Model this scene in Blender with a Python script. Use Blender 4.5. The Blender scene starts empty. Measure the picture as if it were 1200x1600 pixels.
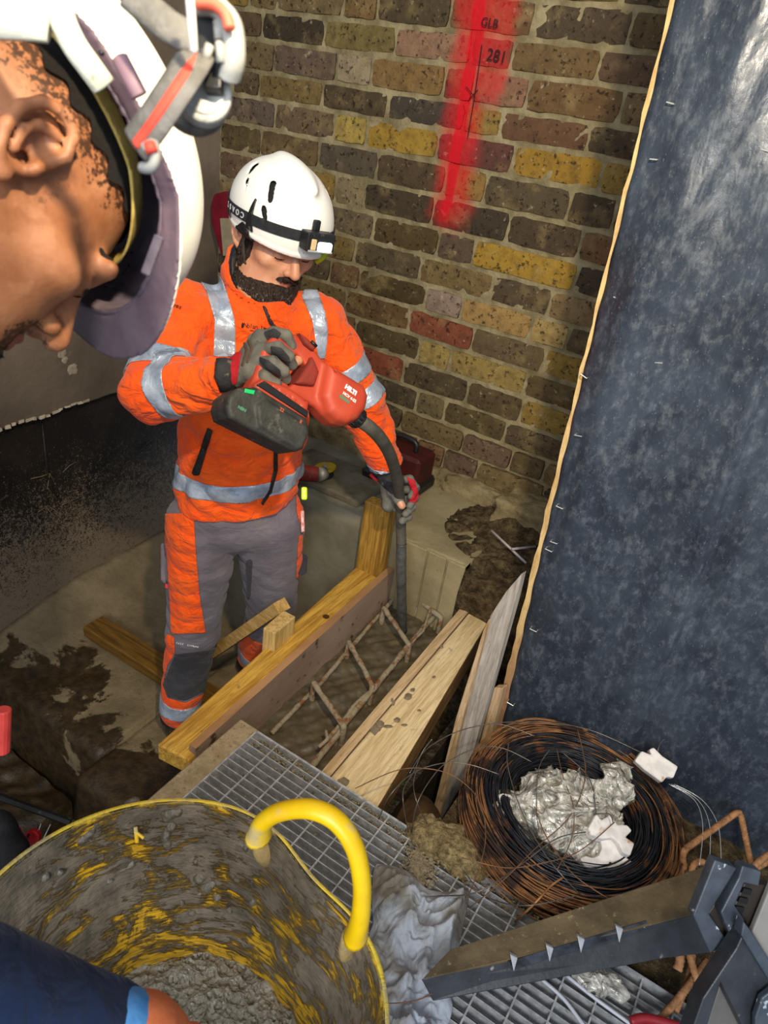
import bpy, math, random
import numpy as np
from mathutils import Vector, Matrix
random.seed(7); np.random.seed(7)
SC = bpy.context.scene
COL = SC.collection

# ------------------------------------------------------------ camera
FPX = 1109.0; PITCH = math.radians(30); ROLL = math.radians(9); YAW = math.radians(27.5)
CAMZ = 1.95
O = np.array([0.0, 0.0, CAMZ])
def camray(x, y):
    """direction of the sight line through photo pixel (x, y), scaled so that depth along the lens axis is 1"""
    dx, dy = x - 600, y - 800
    r = math.cos(ROLL)*dx + math.sin(ROLL)*dy; d = -math.sin(ROLL)*dx + math.cos(ROLL)*dy
    f = FPX*math.cos(PITCH) - d*math.sin(PITCH); dn = -(FPX*math.sin(PITCH) + d*math.cos(PITCH))
    return np.array([r*math.cos(YAW) - f*math.sin(YAW), r*math.sin(YAW) + f*math.cos(YAW), dn])/FPX
def atz(x, y, z): v = camray(x, y); return O + v*((z - CAMZ)/v[2])
def aty(x, y, Y): v = camray(x, y); return O + v*(Y/v[1])
def atx(x, y, X): v = camray(x, y); return O + v*(X/v[0])
def atd(x, y, d): return O + camray(x, y)*d
AX = camray(600, 800)                       # lens axis
_r0 = camray(1600, 800) - AX; CR = _r0/np.linalg.norm(_r0)
_d0 = camray(600, 1800) - AX; CD = _d0/np.linalg.norm(_d0)
def cv(r, d, t):
    """vector from amounts to the right, down and towards the lens"""
    v = CR*r + CD*d - AX*t
    return v/np.linalg.norm(v)

cam = bpy.data.cameras.new('camera'); co = bpy.data.objects.new('camera', cam); COL.objects.link(co)
cam.sensor_fit = 'VERTICAL'; cam.sensor_height = 32.0; cam.lens = FPX/1600*32.0
cam.clip_start = 0.02; cam.clip_end = 50
m = Matrix(((CR[0], -CD[0], -AX[0]), (CR[1], -CD[1], -AX[1]), (CR[2], -CD[2], -AX[2]))).to_4x4()
m.translation = Vector(O); co.matrix_world = m
cam.dof.use_dof = True; cam.dof.focus_distance = 1.6; cam.dof.aperture_fstop = 9.0
SC.camera = co

# ------------------------------------------------------------ light
W = bpy.data.worlds.new('world'); SC.world = W; W.use_nodes = True
W.node_tree.nodes['Background'].inputs[0].default_value = (0.80, 0.88, 1.0, 1)
W.node_tree.nodes['Background'].inputs[1].default_value = 0.42
def light(name, kind, loc, target, energy, color, size=1.0, spot=60, blend=0.5):
    l = bpy.data.lights.new(name, kind); l.energy = energy; l.color = color
    if kind == 'AREA': l.shape = 'DISK'; l.size = size
    else: l.shadow_soft_size = size
    if kind == 'SPOT': l.spot_size = math.radians(spot); l.spot_blend = blend
    o = bpy.data.objects.new(name, l); COL.objects.link(o); o.location = loc
    o.rotation_euler = (Vector(target) - Vector(loc)).to_track_quat('-Z', 'Y').to_euler()
    return o
light('daylight_opening', 'AREA', (0.7, -1.9, 2.9), (-0.6, 1.0, 1.0), 78, (0.93, 0.96, 1.0), 1.5)
light('work_lamp', 'SPOT', (0.10, 0.15, 2.5), (-0.95, 2.0, 1.25), 98, (1.0, 0.83, 0.56), 0.03, 92, 0.7)
SC.view_settings.view_transform = 'Standard'; SC.view_settings.look = 'None'
SC.view_settings.gamma = 1; SC.view_settings.use_curve_mapping = False
SC.view_settings.exposure = 0.35

# ------------------------------------------------------------ materials
def lin(h):
    if isinstance(h, str):
        h = h.lstrip('#'); c = [int(h[i:i+2], 16)/255 for i in (0, 2, 4)]
    else: c = list(h)
    return tuple((x/12.92 if x <= 0.04045 else ((x+0.055)/1.055)**2.4) for x in c) + (1,)
class NT:
    def __init__(s, name):
        s.m = bpy.data.materials.new(name); s.m.use_nodes = True; s.t = s.m.node_tree
        s.b = s.t.nodes['Principled BSDF']; s.l = s.t.links
        s.pos = s.t.nodes.new('ShaderNodeNewGeometry').outputs['Position']
        s.obj = s.t.nodes.new('ShaderNodeTexCoord').outputs['Object']
    def n(s, t, **k):
        o = s.t.nodes.new(t)
        for a, v in k.items(): setattr(o, a, v)
        return o
    def put(s, sock, v):
        if hasattr(v, 'is_output'): s.l.new(v, sock)
        else: sock.default_value = v
    def noise(s, scale, detail=4, rough=0.55, vec=None, dist=0.0, stretch=None, w=0):
        v = vec if vec is not None else s.pos
        if stretch is not None or w:
            mp = s.n('ShaderNodeMapping'); s.l.new(v, mp.inputs[0]); v = mp.outputs[0]
            if stretch is not None: mp.inputs['Scale'].default_value = stretch
            mp.inputs['Location'].default_value = (w, w*1.7, w*0.6)
        o = s.n('ShaderNodeTexNoise'); s.l.new(v, o.inputs['Vector'])
        o.inputs['Scale'].default_value = scale; o.inputs['Detail'].default_value = detail
        o.inputs['Roughness'].default_value = rough; o.inputs['Distortion'].default_value = dist
        return o.outputs[0]
    def vor(s, scale, vec=None, feature='F1', out=0, stretch=None):
        v = vec if vec is not None else s.pos
        if stretch is not None:
            mp = s.n('ShaderNodeMapping'); s.l.new(v, mp.inputs[0]); v = mp.outputs[0]; mp.inputs['Scale'].default_value = stretch
        o = s.n('ShaderNodeTexVoronoi', feature=feature); s.l.new(v, o.inputs['Vector']); o.inputs['Scale'].default_value = scale
        return o.outputs[out]
    def ramp(s, f, a, b):
        o = s.n('ShaderNodeMapRange'); o.interpolation_type = 'SMOOTHSTEP'
        s.put(o.inputs[0], f); o.inputs[1].default_value = a; o.inputs[2].default_value = b
        return o.outputs[0]
    def mix(s, f, a, b, mode='MIX'):
        o = s.n('ShaderNodeMix', data_type='RGBA', blend_type=mode)
        s.put(o.inputs[0], f); s.put(o.inputs[6], lin(a) if isinstance(a, str) else a); s.put(o.inputs[7], lin(b) if isinstance(b, str) else b)
        return o.outputs[2]
    def math(s, op, a, b=0.0, c=None):
        o = s.n('ShaderNodeMath', operation=op); s.put(o.inputs[0], a); s.put(o.inputs[1], b)
        if c is not None: s.put(o.inputs[2], c)
        return o.outputs[0]
    def sep(s, v=None):
        o = s.n('ShaderNodeSeparateXYZ'); s.l.new(v if v is not None else s.pos, o.inputs[0]); return o.outputs
    def attr(s, name):
        return s.n('ShaderNodeAttribute', attribute_name=name).outputs['Fac']
    def bump(s, h, strength=0.4, dist=0.01):
        o = s.n('ShaderNodeBump'); s.put(o.inputs['Height'], h); o.inputs['Strength'].default_value = strength; o.inputs['Distance'].default_value = dist
        prev = s.b.inputs['Normal']
        if prev.is_linked: s.l.new(prev.links[0].from_socket, o.inputs['Normal'])
        s.l.new(o.outputs[0], prev)
    def out(s, col, rough=0.7, metal=0.0, spec=0.4):
        s.put(s.b.inputs['Base Color'], lin(col) if isinstance(col, str) else col)
        s.put(s.b.inputs['Roughness'], rough); s.put(s.b.inputs['Metallic'], metal); s.b.inputs['Specular IOR Level'].default_value = spec
        return s.m
def M(name, c1, c2=None, scale=20, rough=0.7, metal=0.0, bump=0.15, bscale=None, spec=0.4, c3=None, s3=60, t3=(0.6, 0.7), stretch=None, objc=False, bd=0.004):
    t = NT(name); v = t.obj if objc else None
    f = t.noise(scale, 5, vec=v, stretch=stretch)
    c = t.mix(t.ramp(f, 0.3, 0.7), c1, c2 or c1)
    if c3: c = t.mix(t.ramp(t.noise(s3, 4, vec=v, w=3.1), *t3), c, c3)
    if bump: t.bump(t.noise(bscale or scale*4, 4, vec=v, stretch=stretch), bump, bd)
    return t.out(c, rough, metal, spec)

# ------------------------------------------------------------ mesh helpers
def link(o, parent=None):
    COL.objects.link(o)
    if parent is not None: o.parent = parent
    return o
def mesh_obj(name, V, F, mt=None, parent=None, smooth=True, attrs=None):
    me = bpy.data.meshes.new(name); me.from_pydata([tuple(map(float, v)) for v in V], [], [tuple(map(int, f)) for f in F]) if not isinstance(V, np.ndarray) else None
    if isinstance(V, np.ndarray):
        me.from_pydata(V.tolist(), [], F.tolist() if isinstance(F, np.ndarray) else F)
    if mt is not None: me.materials.append(mt)
    if smooth: me.shade_smooth()
    if attrs:
        for k, a in attrs.items():
            at = me.attributes.new(k, 'FLOAT', 'POINT'); at.data.foreach_set('value', np.asarray(a, dtype=np.float32))
    me.update()
    return link(bpy.data.objects.new(name, me), parent)
def empty(name, loc=(0, 0, 0)):
    o = bpy.data.objects.new(name, None); COL.objects.link(o); o.location = loc; o.empty_display_size = 0.05; return o
def tag(o, label=None, cat=None, group=None, kind=None):
    if label: o['label'] = label
    if cat: o['category'] = cat
    if group: o['group'] = group
    if kind: o['kind'] = kind
    return o
def keep(o, parent):
    """parent a world-space mesh under an Empty that is not at the origin"""
    o.parent = parent; o.matrix_parent_inverse = Matrix.Translation(Vector(parent.location)).inverted(); return o
class MB:
    def __init__(s): s.V = []; s.F = []
    def add(s, V, F):
        k = len(s.V); s.V += [tuple(map(float, v)) for v in V]; s.F += [tuple(i+k for i in f) for f in F]; return s
    def box(s, lo, hi, M3=None, jit=0, bev=0.0):
        x0, y0, z0 = lo; x1, y1, z1 = hi
        V = [(x, y, z) for x in (x0, x1) for y in (y0, y1) for z in (z0, z1)]
        F = [(0, 1, 3, 2), (4, 6, 7, 5), (0, 4, 5, 1), (2, 3, 7, 6), (0, 2, 6, 4), (1, 5, 7, 3)]
        if bev > 0:
            V = []; F = []
            c = [(x0+x1)/2, (y0+y1)/2, (z0+z1)/2]; h = [(x1-x0)/2, (y1-y0)/2, (z1-z0)/2]
            b = min(bev, min(h)*0.9); idx = {}
            for sx in (-1, 1):
                for sy in (-1, 1):
                    for sz in (-1, 1):
                        sg = (sx, sy, sz)
                        for a in range(3):
                            p = [c[i] + sg[i]*(h[i] - (0 if i == a else b)) for i in range(3)]
                            idx[(sg, a)] = len(V); V.append(p)
            for a in range(3):
                b1, c1 = (a+1) % 3, (a+2) % 3
                for s0 in (-1, 1):
                    q = []
                    for u, v in ((-1, -1), (1, -1), (1, 1), (-1, 1)):
                        sg = [0, 0, 0]; sg[a] = s0; sg[b1] = u; sg[c1] = v; q.append(idx[(tuple(sg), a)])
                    F.append(q if s0 > 0 else q[::-1])
                # edges along axis a
                for u in (-1, 1):
                    for v in (-1, 1):
                        g0 = [0, 0, 0]; g1 = [0, 0, 0]; g0[a] = -1; g1[a] = 1
                        g0[b1] = g1[b1] = u; g0[c1] = g1[c1] = v; g0 = tuple(g0); g1 = tuple(g1)
                        q = [idx[(g0, b1)], idx[(g1, b1)], idx[(g1, c1)], idx[(g0, c1)]]
                        F.append(q if u*v > 0 else q[::-1])
            for sx in (-1, 1):
                for sy in (-1, 1):
                    for sz in (-1, 1):
                        g = (sx, sy, sz); q = [idx[(g, 0)], idx[(g, 1)], idx[(g, 2)]]
                        F.append(q if sx*sy*sz > 0 else q[::-1])
        V = np.array(V, float)
        if jit: V += (np.random.rand(*V.shape)-0.5)*jit
        if M3 is not None: V = V @ np.array(M3[0]).T + np.array(M3[1])
        return s.add(V, F)
    def tube(s, P, r, n=8, cap=True, closed=False, flat=1.0, up=None):
        P = [np.array(p, float) for p in P]; k = len(P)
        rr = r if hasattr(r, '__len__') else [r]*k
        T = []
        for i in range(k):
            a = P[(i-1) % k] if (closed or i > 0) else P[i]; b = P[(i+1) % k] if (closed or i < k-1) else P[i]
            t = b - a; T.append(t/(np.linalg.norm(t)+1e-9))
        u = np.array(up, float) if up is not None else (np.array([0, 0, 1.]) if abs(T[0][2]) < 0.9 else np.array([1., 0, 0]))
        V = []; F = []
        for i in range(k):
            u = u - T[i]*u.dot(T[i]); u /= np.linalg.norm(u)+1e-9; w = np.cross(T[i], u)
            for j in range(n):
                a = 2*math.pi*j/n; V.append(P[i] + rr[i]*(math.cos(a)*u*flat + math.sin(a)*w))
        for i in range(k if closed else k-1):
            i2 = (i+1) % k
            for j in range(n):
                F.append((i*n+j, i*n+(j+1) % n, i2*n+(j+1) % n, i2*n+j))
        if cap and not closed:
            F.append(tuple(range(n))[::-1]); F.append(tuple((k-1)*n+j for j in range(n)))
        return s.add(V, F)
    def prism(s, poly, frame, depth, z0=0.0):
        """poly in frame's first two axes, extruded along the third; frame = (origin, a, b, c)"""
        o, a, b, c = [np.array(q, float) for q in frame]; n = len(poly)
        V = [o + a*p[0] + b*p[1] + c*z0 for p in poly] + [o + a*p[0] + b*p[1] + c*(z0+depth) for p in poly]
        F = [tuple(range(n))[::-1], tuple(range(n, 2*n))] + [(i, (i+1) % n, n+(i+1) % n, n+i) for i in range(n)]
        return s.add(V, F)
    def build(s, name, mt, parent=None, smooth=False, bevel=0.0, seg=2, sub=0):
        o = mesh_obj(name, s.V, s.F, mt, None, smooth)
        if bevel:
            b = o.modifiers.new('bevel', 'BEVEL'); b.width = bevel; b.segments = seg; b.limit_method = 'ANGLE'; b.angle_limit = math.radians(35)
        if parent is not None:
            if parent.location.length > 1e-6: keep(o, parent)
            else: o.parent = parent
        return o
def grid_surf(name, nu, nv, fn, mt, parent=None, smooth=True, attrs=None, flip=False):
    u, v = np.meshgrid(np.linspace(0, 1, nu), np.linspace(0, 1, nv), indexing='ij')
    P = np.stack(fn(u, v), -1).reshape(-1, 3)
    i, j = np.meshgrid(np.arange(nu-1), np.arange(nv-1), indexing='ij'); a = (i*nv+j).ravel()
    F = np.stack([a, a+nv, a+nv+1, a+1], 1)
    if flip: F = F[:, ::-1]
    o = mesh_obj(name, P, F, mt, None, smooth, attrs)
    if parent is not None:
        if parent.location.length > 1e-6: keep(o, parent)
        else: o.parent = parent
    return o
def text(name, body, size, mt, O3, ax, ay, parent=None, depth=0.0012, bold=0.0, shear=0.0):
    c = bpy.data.curves.new(name, 'FONT'); c.body = body; c.size = size; c.extrude = depth/2; c.offset = bold; c.shear = shear
    c.align_x = 'CENTER'; c.align_y = 'CENTER'; c.resolution_u = 3
    tmp = bpy.data.objects.new(name, c); COL.objects.link(tmp)
    dg = bpy.context.evaluated_depsgraph_get(); me = bpy.data.meshes.new_from_object(tmp.evaluated_get(dg))
    bpy.data.objects.remove(tmp)
    ax = np.array(ax, float); ax /= np.linalg.norm(ax); ay = np.array(ay, float); ay -= ax*ay.dot(ax); ay /= np.linalg.norm(ay); az = np.cross(ax, ay)
    R = Matrix(((ax[0], ay[0], az[0]), (ax[1], ay[1], az[1]), (ax[2], ay[2], az[2]))).to_4x4(); R.translation = Vector(O3)
    me.transform(R); me.materials.clear(); me.materials.append(mt)
    o = bpy.data.objects.new(name, me); COL.objects.link(o)
    if parent is not None: keep(o, parent)
    return o

# ------------------------------------------------------------ implicit surfaces (for bodies, clothes and anything soft)
def nz(P, s, seed=0.0):
    """cheap smooth noise in -1..1"""
    x, y, z = P[..., 0]*s+seed, P[..., 1]*s+seed*1.3, P[..., 2]*s+seed*0.7
    return (np.sin(x*1.7+np.sin(y*1.3+z*0.9)*1.6)*np.sin(y*1.9+np.sin(z*1.1+x*0.7)*1.5)*0.6 + np.sin(z*2.3+np.sin(x*1.9-y*1.2)*1.3)*0.4)
def sub(P, c): return P - np.array(c, dtype=np.float32)
def L(v): return np.sqrt((v*v).sum(-1))
def sph(P, c, r): return L(sub(P, c)) - r
def ell(P, c, r, B=None):
    q = sub(P, c)
    if B is not None: q = q @ np.array(B, dtype=np.float32).T
    r = np.array(r, dtype=np.float32); k0 = L(q/r); k1 = L(q/(r*r)) + 1e-6
    return k0*(k0-1)/k1
def cap(P, a, b, ra, rb=None, side=None, k=1.0):
    """tapered capsule; along `side` the section is k times wider"""
    rb = ra if rb is None else rb
    a = np.array(a, dtype=np.float32); b = np.array(b, dtype=np.float32); ab = b-a
    q = P - a; h = np.clip((q @ ab)/(ab @ ab), 0, 1); d = q - h[..., None]*ab
    if side is not None:
        s = np.array(side, dtype=np.float32); n = ab/np.linalg.norm(ab); s = s - n*(s@n); s /= np.linalg.norm(s)
        c = d @ s; d = d - c[..., None]*s*(1-1/k)
    return L(d) - (ra + (rb-ra)*h)
def U(a, b, k=0.02):
    h = np.clip(0.5+0.5*(b-a)/k, 0, 1); return b*(1-h)+a*h - k*h*(1-h)
def S(a, b, k=0.01): return -U(-a, b, k)
def I(a, b, k=0.005): return -U(-a, -b, k)
def surfnet(fn, lo, hi, h):
    lo = np.array(lo, float); hi = np.array(hi, float); n = np.ceil((hi-lo)/h).astype(int)+1
    ax = [lo[i]+h*np.arange(n[i]) for i in range(3)]
    G = np.stack(np.meshgrid(*ax, indexing='ij'), -1).astype(np.float32)
    Fv = fn(G).astype(np.float32); ins = Fv < 0
    c = np.zeros(tuple(n-1), np.int8)
    for d in range(8):
        i, j, k = d >> 2 & 1, d >> 1 & 1, d & 1
        c += ins[i:n[0]-1+i, j:n[1]-1+j, k:n[2]-1+k]
    act = (c > 0) & (c < 8); idx = -np.ones(c.shape, np.int64); ids = np.argwhere(act); idx[act] = np.arange(len(ids))
    acc = np.zeros((len(ids), 3)); cnt = np.zeros(len(ids))
    cs = [(a, b, e) for a in (0, 1) for b in (0, 1) for e in (0, 1)]
    for p in cs:
        for q in cs:
            if sum(q)-sum(p) == 1 and sum(abs(q[i]-p[i]) for i in range(3)) == 1:
                f0 = Fv[ids[:, 0]+p[0], ids[:, 1]+p[1], ids[:, 2]+p[2]]; f1 = Fv[ids[:, 0]+q[0], ids[:, 1]+q[1], ids[:, 2]+q[2]]
                mk = (f0 < 0) != (f1 < 0); t = np.where(mk, f0/(f0-f1+1e-12), 0)
                pt = np.array(p) + t[:, None]*(np.array(q)-np.array(p)); acc[mk] += pt[mk]; cnt[mk] += 1
    V = lo + (ids + acc/cnt[:, None])*h
    Q = []
    for a in range(3):
        b, e = (a+1) % 3, (a+2) % 3
        s0 = [slice(1, -1)]*3; s1 = [slice(1, -1)]*3; s0[a] = slice(0, n[a]-1); s1[a] = slice(1, n[a])
        A = ins[tuple(s0)]; B = ins[tuple(s1)]; ch = A != B; pos = np.argwhere(ch)
        off = np.zeros(3, int); off[b] = 1; off[e] = 1; pos = pos + off
        fl = A[ch]
        def at(db, de):
            p = pos.copy(); p[:, b] += db; p[:, e] += de; return idx[p[:, 0], p[:, 1], p[:, 2]]
        q = np.stack([at(-1, -1), at(0, -1), at(0, 0), at(-1, 0)], 1); q[~fl] = q[~fl][:, ::-1]; Q.append(q)
    return V, np.concatenate(Q)
def soft(name, fn, lo, hi, h, mt, parent=None, attrs=None):
    V, Q = surfnet(fn, lo, hi, h)
    at = {k: f(V.astype(np.float32)) for k, f in attrs.items()} if attrs else None
    o = mesh_obj(name, V, Q, mt, None, True, at)
    if parent is not None: keep(o, parent)
    return o, V, Q
def grad(fn, V, e=0.002):
    V = V.astype(np.float32); g = np.stack([fn(V+np.array(d, np.float32)*e)-fn(V-np.array(d, np.float32)*e) for d in ((1, 0, 0), (0, 1, 0), (0, 0, 1))], -1)
    return g/(np.linalg.norm(g, axis=-1, keepdims=True)+1e-9)
PIECES = {}
def patch(name, V, Q, s, fn, off, mt, parent=None, thick=0.0015):
    """the piece of a surface where s < 0, cut cleanly along s = 0 and lifted off by `off`"""
    T = np.concatenate([Q[:, [0, 1, 2]], Q[:, [0, 2, 3]]]); st = s[T]; full = (st < 0).all(1); part = (st < 0).any(1) & ~full
    verts = list(V); tris = T[full].tolist(); cut = {}
    def ev(i, j):
        key = (i, j) if i < j else (j, i)
        if key not in cut:
            t = s[i]/(s[i]-s[j]); cut[key] = len(verts); verts.append(V[i]+(V[j]-V[i])*t)
        return cut[key]
    for a, b, c in T[part].tolist():
        poly = []
        for i, j in ((a, b), (b, c), (c, a)):
            if s[i] < 0: poly.append(i)
            if (s[i] < 0) != (s[j] < 0): poly.append(ev(i, j))
        tris.append(poly)
    par = {}
    def find(i):
        while par.setdefault(i, i) != i: par[i] = par[par[i]]; i = par[i]
        return i
    for t_ in tris:
        r0 = find(t_[0])
        for i in t_[1:]: par[find(i)] = r0
    groups = {}
    for t_ in tris: groups.setdefault(find(t_[0]), []).append(t_)
    res = []
    for g in sorted(groups.values(), key=len, reverse=True):
        if len(g) < 12 and res: continue
        used = sorted({i for t_ in g for i in t_}); mp = {u: k for k, u in enumerate(used)}
        P = np.array([verts[u] for u in used]); P = P + grad(fn, P)*off
        o = mesh_obj(name, P, [tuple(mp[i] for i in t_) for t_ in g], mt, None, True)
        if thick:
            sm = o.modifiers.new('thickness', 'SOLIDIFY'); sm.thickness = thick; sm.offset = 1
        if parent is not None: keep(o, parent)
        res.append(o)
    if not res: return None
    o = res[0]; PIECES[o.name] = res
    return o

# ============================================================ THE SETTING
def projx(x, y, z):
    v = np.array([x, y, z]) - O
    r = v[0]*math.cos(YAW) + v[1]*math.sin(YAW); f = -v[0]*math.sin(YAW) + v[1]*math.cos(YAW)
    c = f*math.cos(PITCH) - v[2]*math.sin(PITCH); d = -(v[2]*math.cos(PITCH) + f*math.sin(PITCH))
    X = FPX*r/c; D = FPX*d/c
    return 600 + X*math.cos(ROLL) - D*math.sin(ROLL), 800 + X*math.sin(ROLL) + D*math.cos(ROLL)
YW = 2.2                                     # brick wall plane
# --- brick wall
def paint_mask(t):
    """red sprayed setting-out line: a vertical band on the wall with soft overspray"""
    s = t.sep(); x = s[0]; z = s[2]
    n1 = t.math('MULTIPLY', t.math('SUBTRACT', t.noise(9, 3), 0.5), 0.10)
    xx = t.math('ADD', x, n1)
    dx = t.math('ABSOLUTE', t.math('SUBTRACT', xx, -1.085))
    wide = t.ramp(dx, 0.095, 0.035)
    core = t.ramp(t.math('ABSOLUTE', t.math('SUBTRACT', t.math('ADD', x, t.math('MULTIPLY', n1, 0.4)), -1.092)), 0.036, 0.014)
    dx2 = t.ramp(t.math('ABSOLUTE', t.math('SUBTRACT', xx, -1.01)), 0.06, 0.02)
    hi = t.ramp(z, 1.93, 2.02); lo = t.ramp(t.math('ADD', z, n1), 1.58, 1.70)
    a = t.math('MAXIMUM', t.math('MULTIPLY', core, t.math('MULTIPLY', lo, 0.95)), t.math('MULTIPLY', wide, t.math('MULTIPLY', lo, 0.62)))
    return t.math('MAXIMUM', a, t.math('MULTIPLY', dx2, t.math('MULTIPLY', hi, 0.55)))
t = NT('stock_brick')
oi = t.n('ShaderNodeObjectInfo')
v1 = t.noise(26, 6, 0.65); v2 = t.noise(70, 5, 0.6, w=4)
c = t.mix(t.math('MULTIPLY', t.ramp(v1, 0.40, 0.75), 0.6), oi.outputs['Color'], '#3d3023')
c = t.mix(t.math('MULTIPLY', t.ramp(t.noise(15, 4, w=9), 0.5, 0.75), 0.35), c, '#a08a5c')
c = t.mix(t.math('MULTIPLY', t.ramp(v2, 0.56, 0.66), 0.8), c, '#1d1712')
c = t.mix(t.math('MULTIPLY', t.ramp(t.noise(48, 5, 0.7, w=21), 0.60, 0.72), 0.6), c, '#b3a688')
c = t.mix(paint_mask(t), c, '#c81423')
t.bump(v1, 0.55, 0.010); t.bump(v2, 0.6, 0.005); brick_mat = t.out(c, 0.9, 0, 0.2)
t = NT('lime_mortar')
c = t.mix(t.ramp(t.noise(14, 6, 0.6), 0.3, 0.7), '#70664a', '#9d9170')
c = t.mix(t.math('MULTIPLY', t.ramp(t.noise(60, 5, 0.65, w=5), 0.6, 0.75), 0.5), c, '#3f3623')
z = t.sep()[2]
c = t.mix(t.math('MULTIPLY', t.ramp(z, 1.15, 0.85), 0.35), c, '#a3946c')
c = t.mix(paint_mask(t), c, '#c81423')
t.bump(t.noise(35, 6, 0.65), 0.7, 0.012); mortar_mat = t.out(c, 0.95, 0, 0.15)

wall = grid_surf('wall_back', 150, 110, lambda u, v: (-2.12 + 2.6*u, YW + 0.000 + 0.005*(nz(np.stack([u*26, v*18, u*0], -1), 3) + 0.5*nz(np.stack([u*90, v*60, u*0], -1), 3)) - 0.012*np.clip((0.95-(0.6+2.0*v))/0.25, 0, 1), 0.55 + 2.05*v), mortar_mat)
tag(wall, kind='structure')
ys = [39, 90, 144, 190, 240, 291, 341, 387, 431, 472, 514, 554, 595, 632]
beds = [2.141+0.092*3, 2.141+0.092*2, 2.141+0.09] + [float(aty(617, y, YW)[2]) for y in ys] + [0.89, 0.80]
perp = {2: [435, 539, 592, 705, 835, 986], 3: [411, 508, 619, 737, 802, 937], 4: [430, 527, 582, 695, 741, 826, 972],
        5: [406, 505, 607, 727, 784, 920], 6: [430, 524, 574, 685, 802, 940], 7: [408, 499, 590, 697, 759, 890],
        8: [435, 525, 570, 677, 795, 907], 9: [584, 685, 741, 900], 10: [556, 657, 769, 860], 11: [562, 666, 722, 830],
        12: [541, 640, 739, 850], 13: [556, 655, 704, 822], 14: [562, 631, 731, 815], 15: [570, 652, 695, 790], 16: [630, 725, 800]}
seeds = [(460, 50, '2a2722'), (390, 48, '5b4a35'), (562, 62, '6f6238'), (675, 72, '8a6a55'), (850, 85, '6b5638'), (900, 45, '3a322a'), (650, 15, '4b4230'), (562, 15, '6b5433'), (480, 15, '6a5a3e'),
 (555, 115, '8f8068'), (640, 122, '7a5f38'), (500, 105, '57483f'), (410, 95, '5e5038'), (780, 140, '8a6250'), (870, 150, '61492f'), (555, 160, '463c2c'), (667, 180, '3e3c38'), (457, 147, '7a653c'), (385, 140, '584a37'), (850, 210, '604332'),
 (547, 212, '9a8440'), (632, 222, '9a7b2c'), (391, 181, '5d5048'), (468, 194, '6a5844'), (545, 252, '4a443a'), (645, 275, '4e4030'), (730, 240, '5a3434'), (872, 260, '96742a'), (775, 250, '322b22'), (435, 235, '5a4a32'), (450, 250, '5a4a32'),
 (547, 295, '7d6f55'), (625, 317, '332d24'), (722, 292, '8a6a3a'), (822, 310, '4d4434'), (925, 325, '2f2a22'), (755, 350, '37312a'), (847, 360, '3a3027'), (540, 345, '544a3a'), (632, 372, '4f4126'), (712, 387, '5a4c3f'), (805, 410, '9a7a2a'),
 (530, 385, '7a6638'), (607, 405, '544a37'), (695, 430, '75623f'), (820, 460, '4b4033'), (900, 430, '65492f'), (612, 450, '43381f'), (695, 475, '857266'), (540, 430, '5b4230'), (587, 480, '62492f'), (690, 515, '80422f'), (775, 490, '9c7e4b'), (880, 530, '9a8452'),
 (612, 525, '4c4127'), (680, 547, '958148'), (770, 540, '5c4d38'), (605, 560, '85422f'), (680, 575, '463d2b'), (760, 575, '87743f'), (840, 602, '8c382c'), (782, 615, '54472f'), (560, 590, '574a33'), (640, 640, '665a3e'), (720, 650, '4d4229')]
pal = ['6b5a3a', '4a4030', '5f4a3c', '8a7035', '7b6748', '55482f', '3b342a', '6e5138']
bmesh_variants = []
for k in range(9):
    nu, nv = 8, 5; rs = np.random.RandomState(k+11); V = []; F = []
    for i in range(nu):
        for j in range(nv):
            u = i/(nu-1)-0.5; v = j/(nv-1)-0.5; e = (i in (0, nu-1)) or (j in (0, nv-1)); cr = (i in (0, nu-1)) and (j in (0, nv-1))
            V.append((u*(0.965 if cr else 1)+rs.uniform(-.012, .012), (0.0015 if e else -0.0015) + rs.uniform(-.0018, .0018), v*(0.95 if cr else 1)+rs.uniform(-.03, .03)))
    for i in range(nu-1):
        for j in range(nv-1):
            a = i*nv+j; F.append((a, a+nv, a+nv+1, a+1))
    loop = [i*nv for i in range(nu)] + [(nu-1)*nv+j for j in range(1, nv)] + [i*nv+nv-1 for i in range(nu-2, -1, -1)] + [j for j in range(nv-2, 0, -1)]
    n = len(loop); fb_ = len(V); V += [V[i] for i in loop]; base = len(V); V += [(V[i][0]*0.99, 0.05, V[i][2]*0.97) for i in loop]
    F += [(fb_+(i+1) % n, fb_+i, base+i, base+(i+1) % n) for i in range(n)]
    me = bpy.data.meshes.new('brick'); me.from_pydata(V, [], F); me.shade_smooth(); me.materials.append(brick_mat); bmesh_variants.append(me)
def lay_brick(x0, x1, z0, z1, depth=0.0, y=YW):
    o = bpy.data.objects.new('brick', random.choice(bmesh_variants)); COL.objects.link(o); o.parent = wall
    o.location = ((x0+x1)/2, y - depth - 0.006 + random.uniform(-.003, .003), (z0+z1)/2)
    o.scale = (abs(x1-x0)-0.011, 1, (z1-z0)-0.0155); o.rotation_euler = (random.uniform(-.03, .03), random.uniform(-.012, .012), random.uniform(-.012, .012))
    px, py = projx(*o.location); best = min(seeds, key=lambda s: (s[0]-px)**2 + 2*(s[1]-py)**2)
    h = best[2] if (best[0]-px)**2 + 2*(best[1]-py)**2 < 36**2 else random.choice(pal)
    c = lin(h); g = lin('6e5c3e'); k = random.uniform(.85, 1.2); o.color = tuple((c[i]*.86+g[i]*.14)*k for i in range(3)) + (1,)
    return o
_n0 = 3
beds = [beds[0]+.092*k for k in (_n0, 2, 1)] + beds; perp = {k+_n0: v for k, v in perp.items()}
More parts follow.
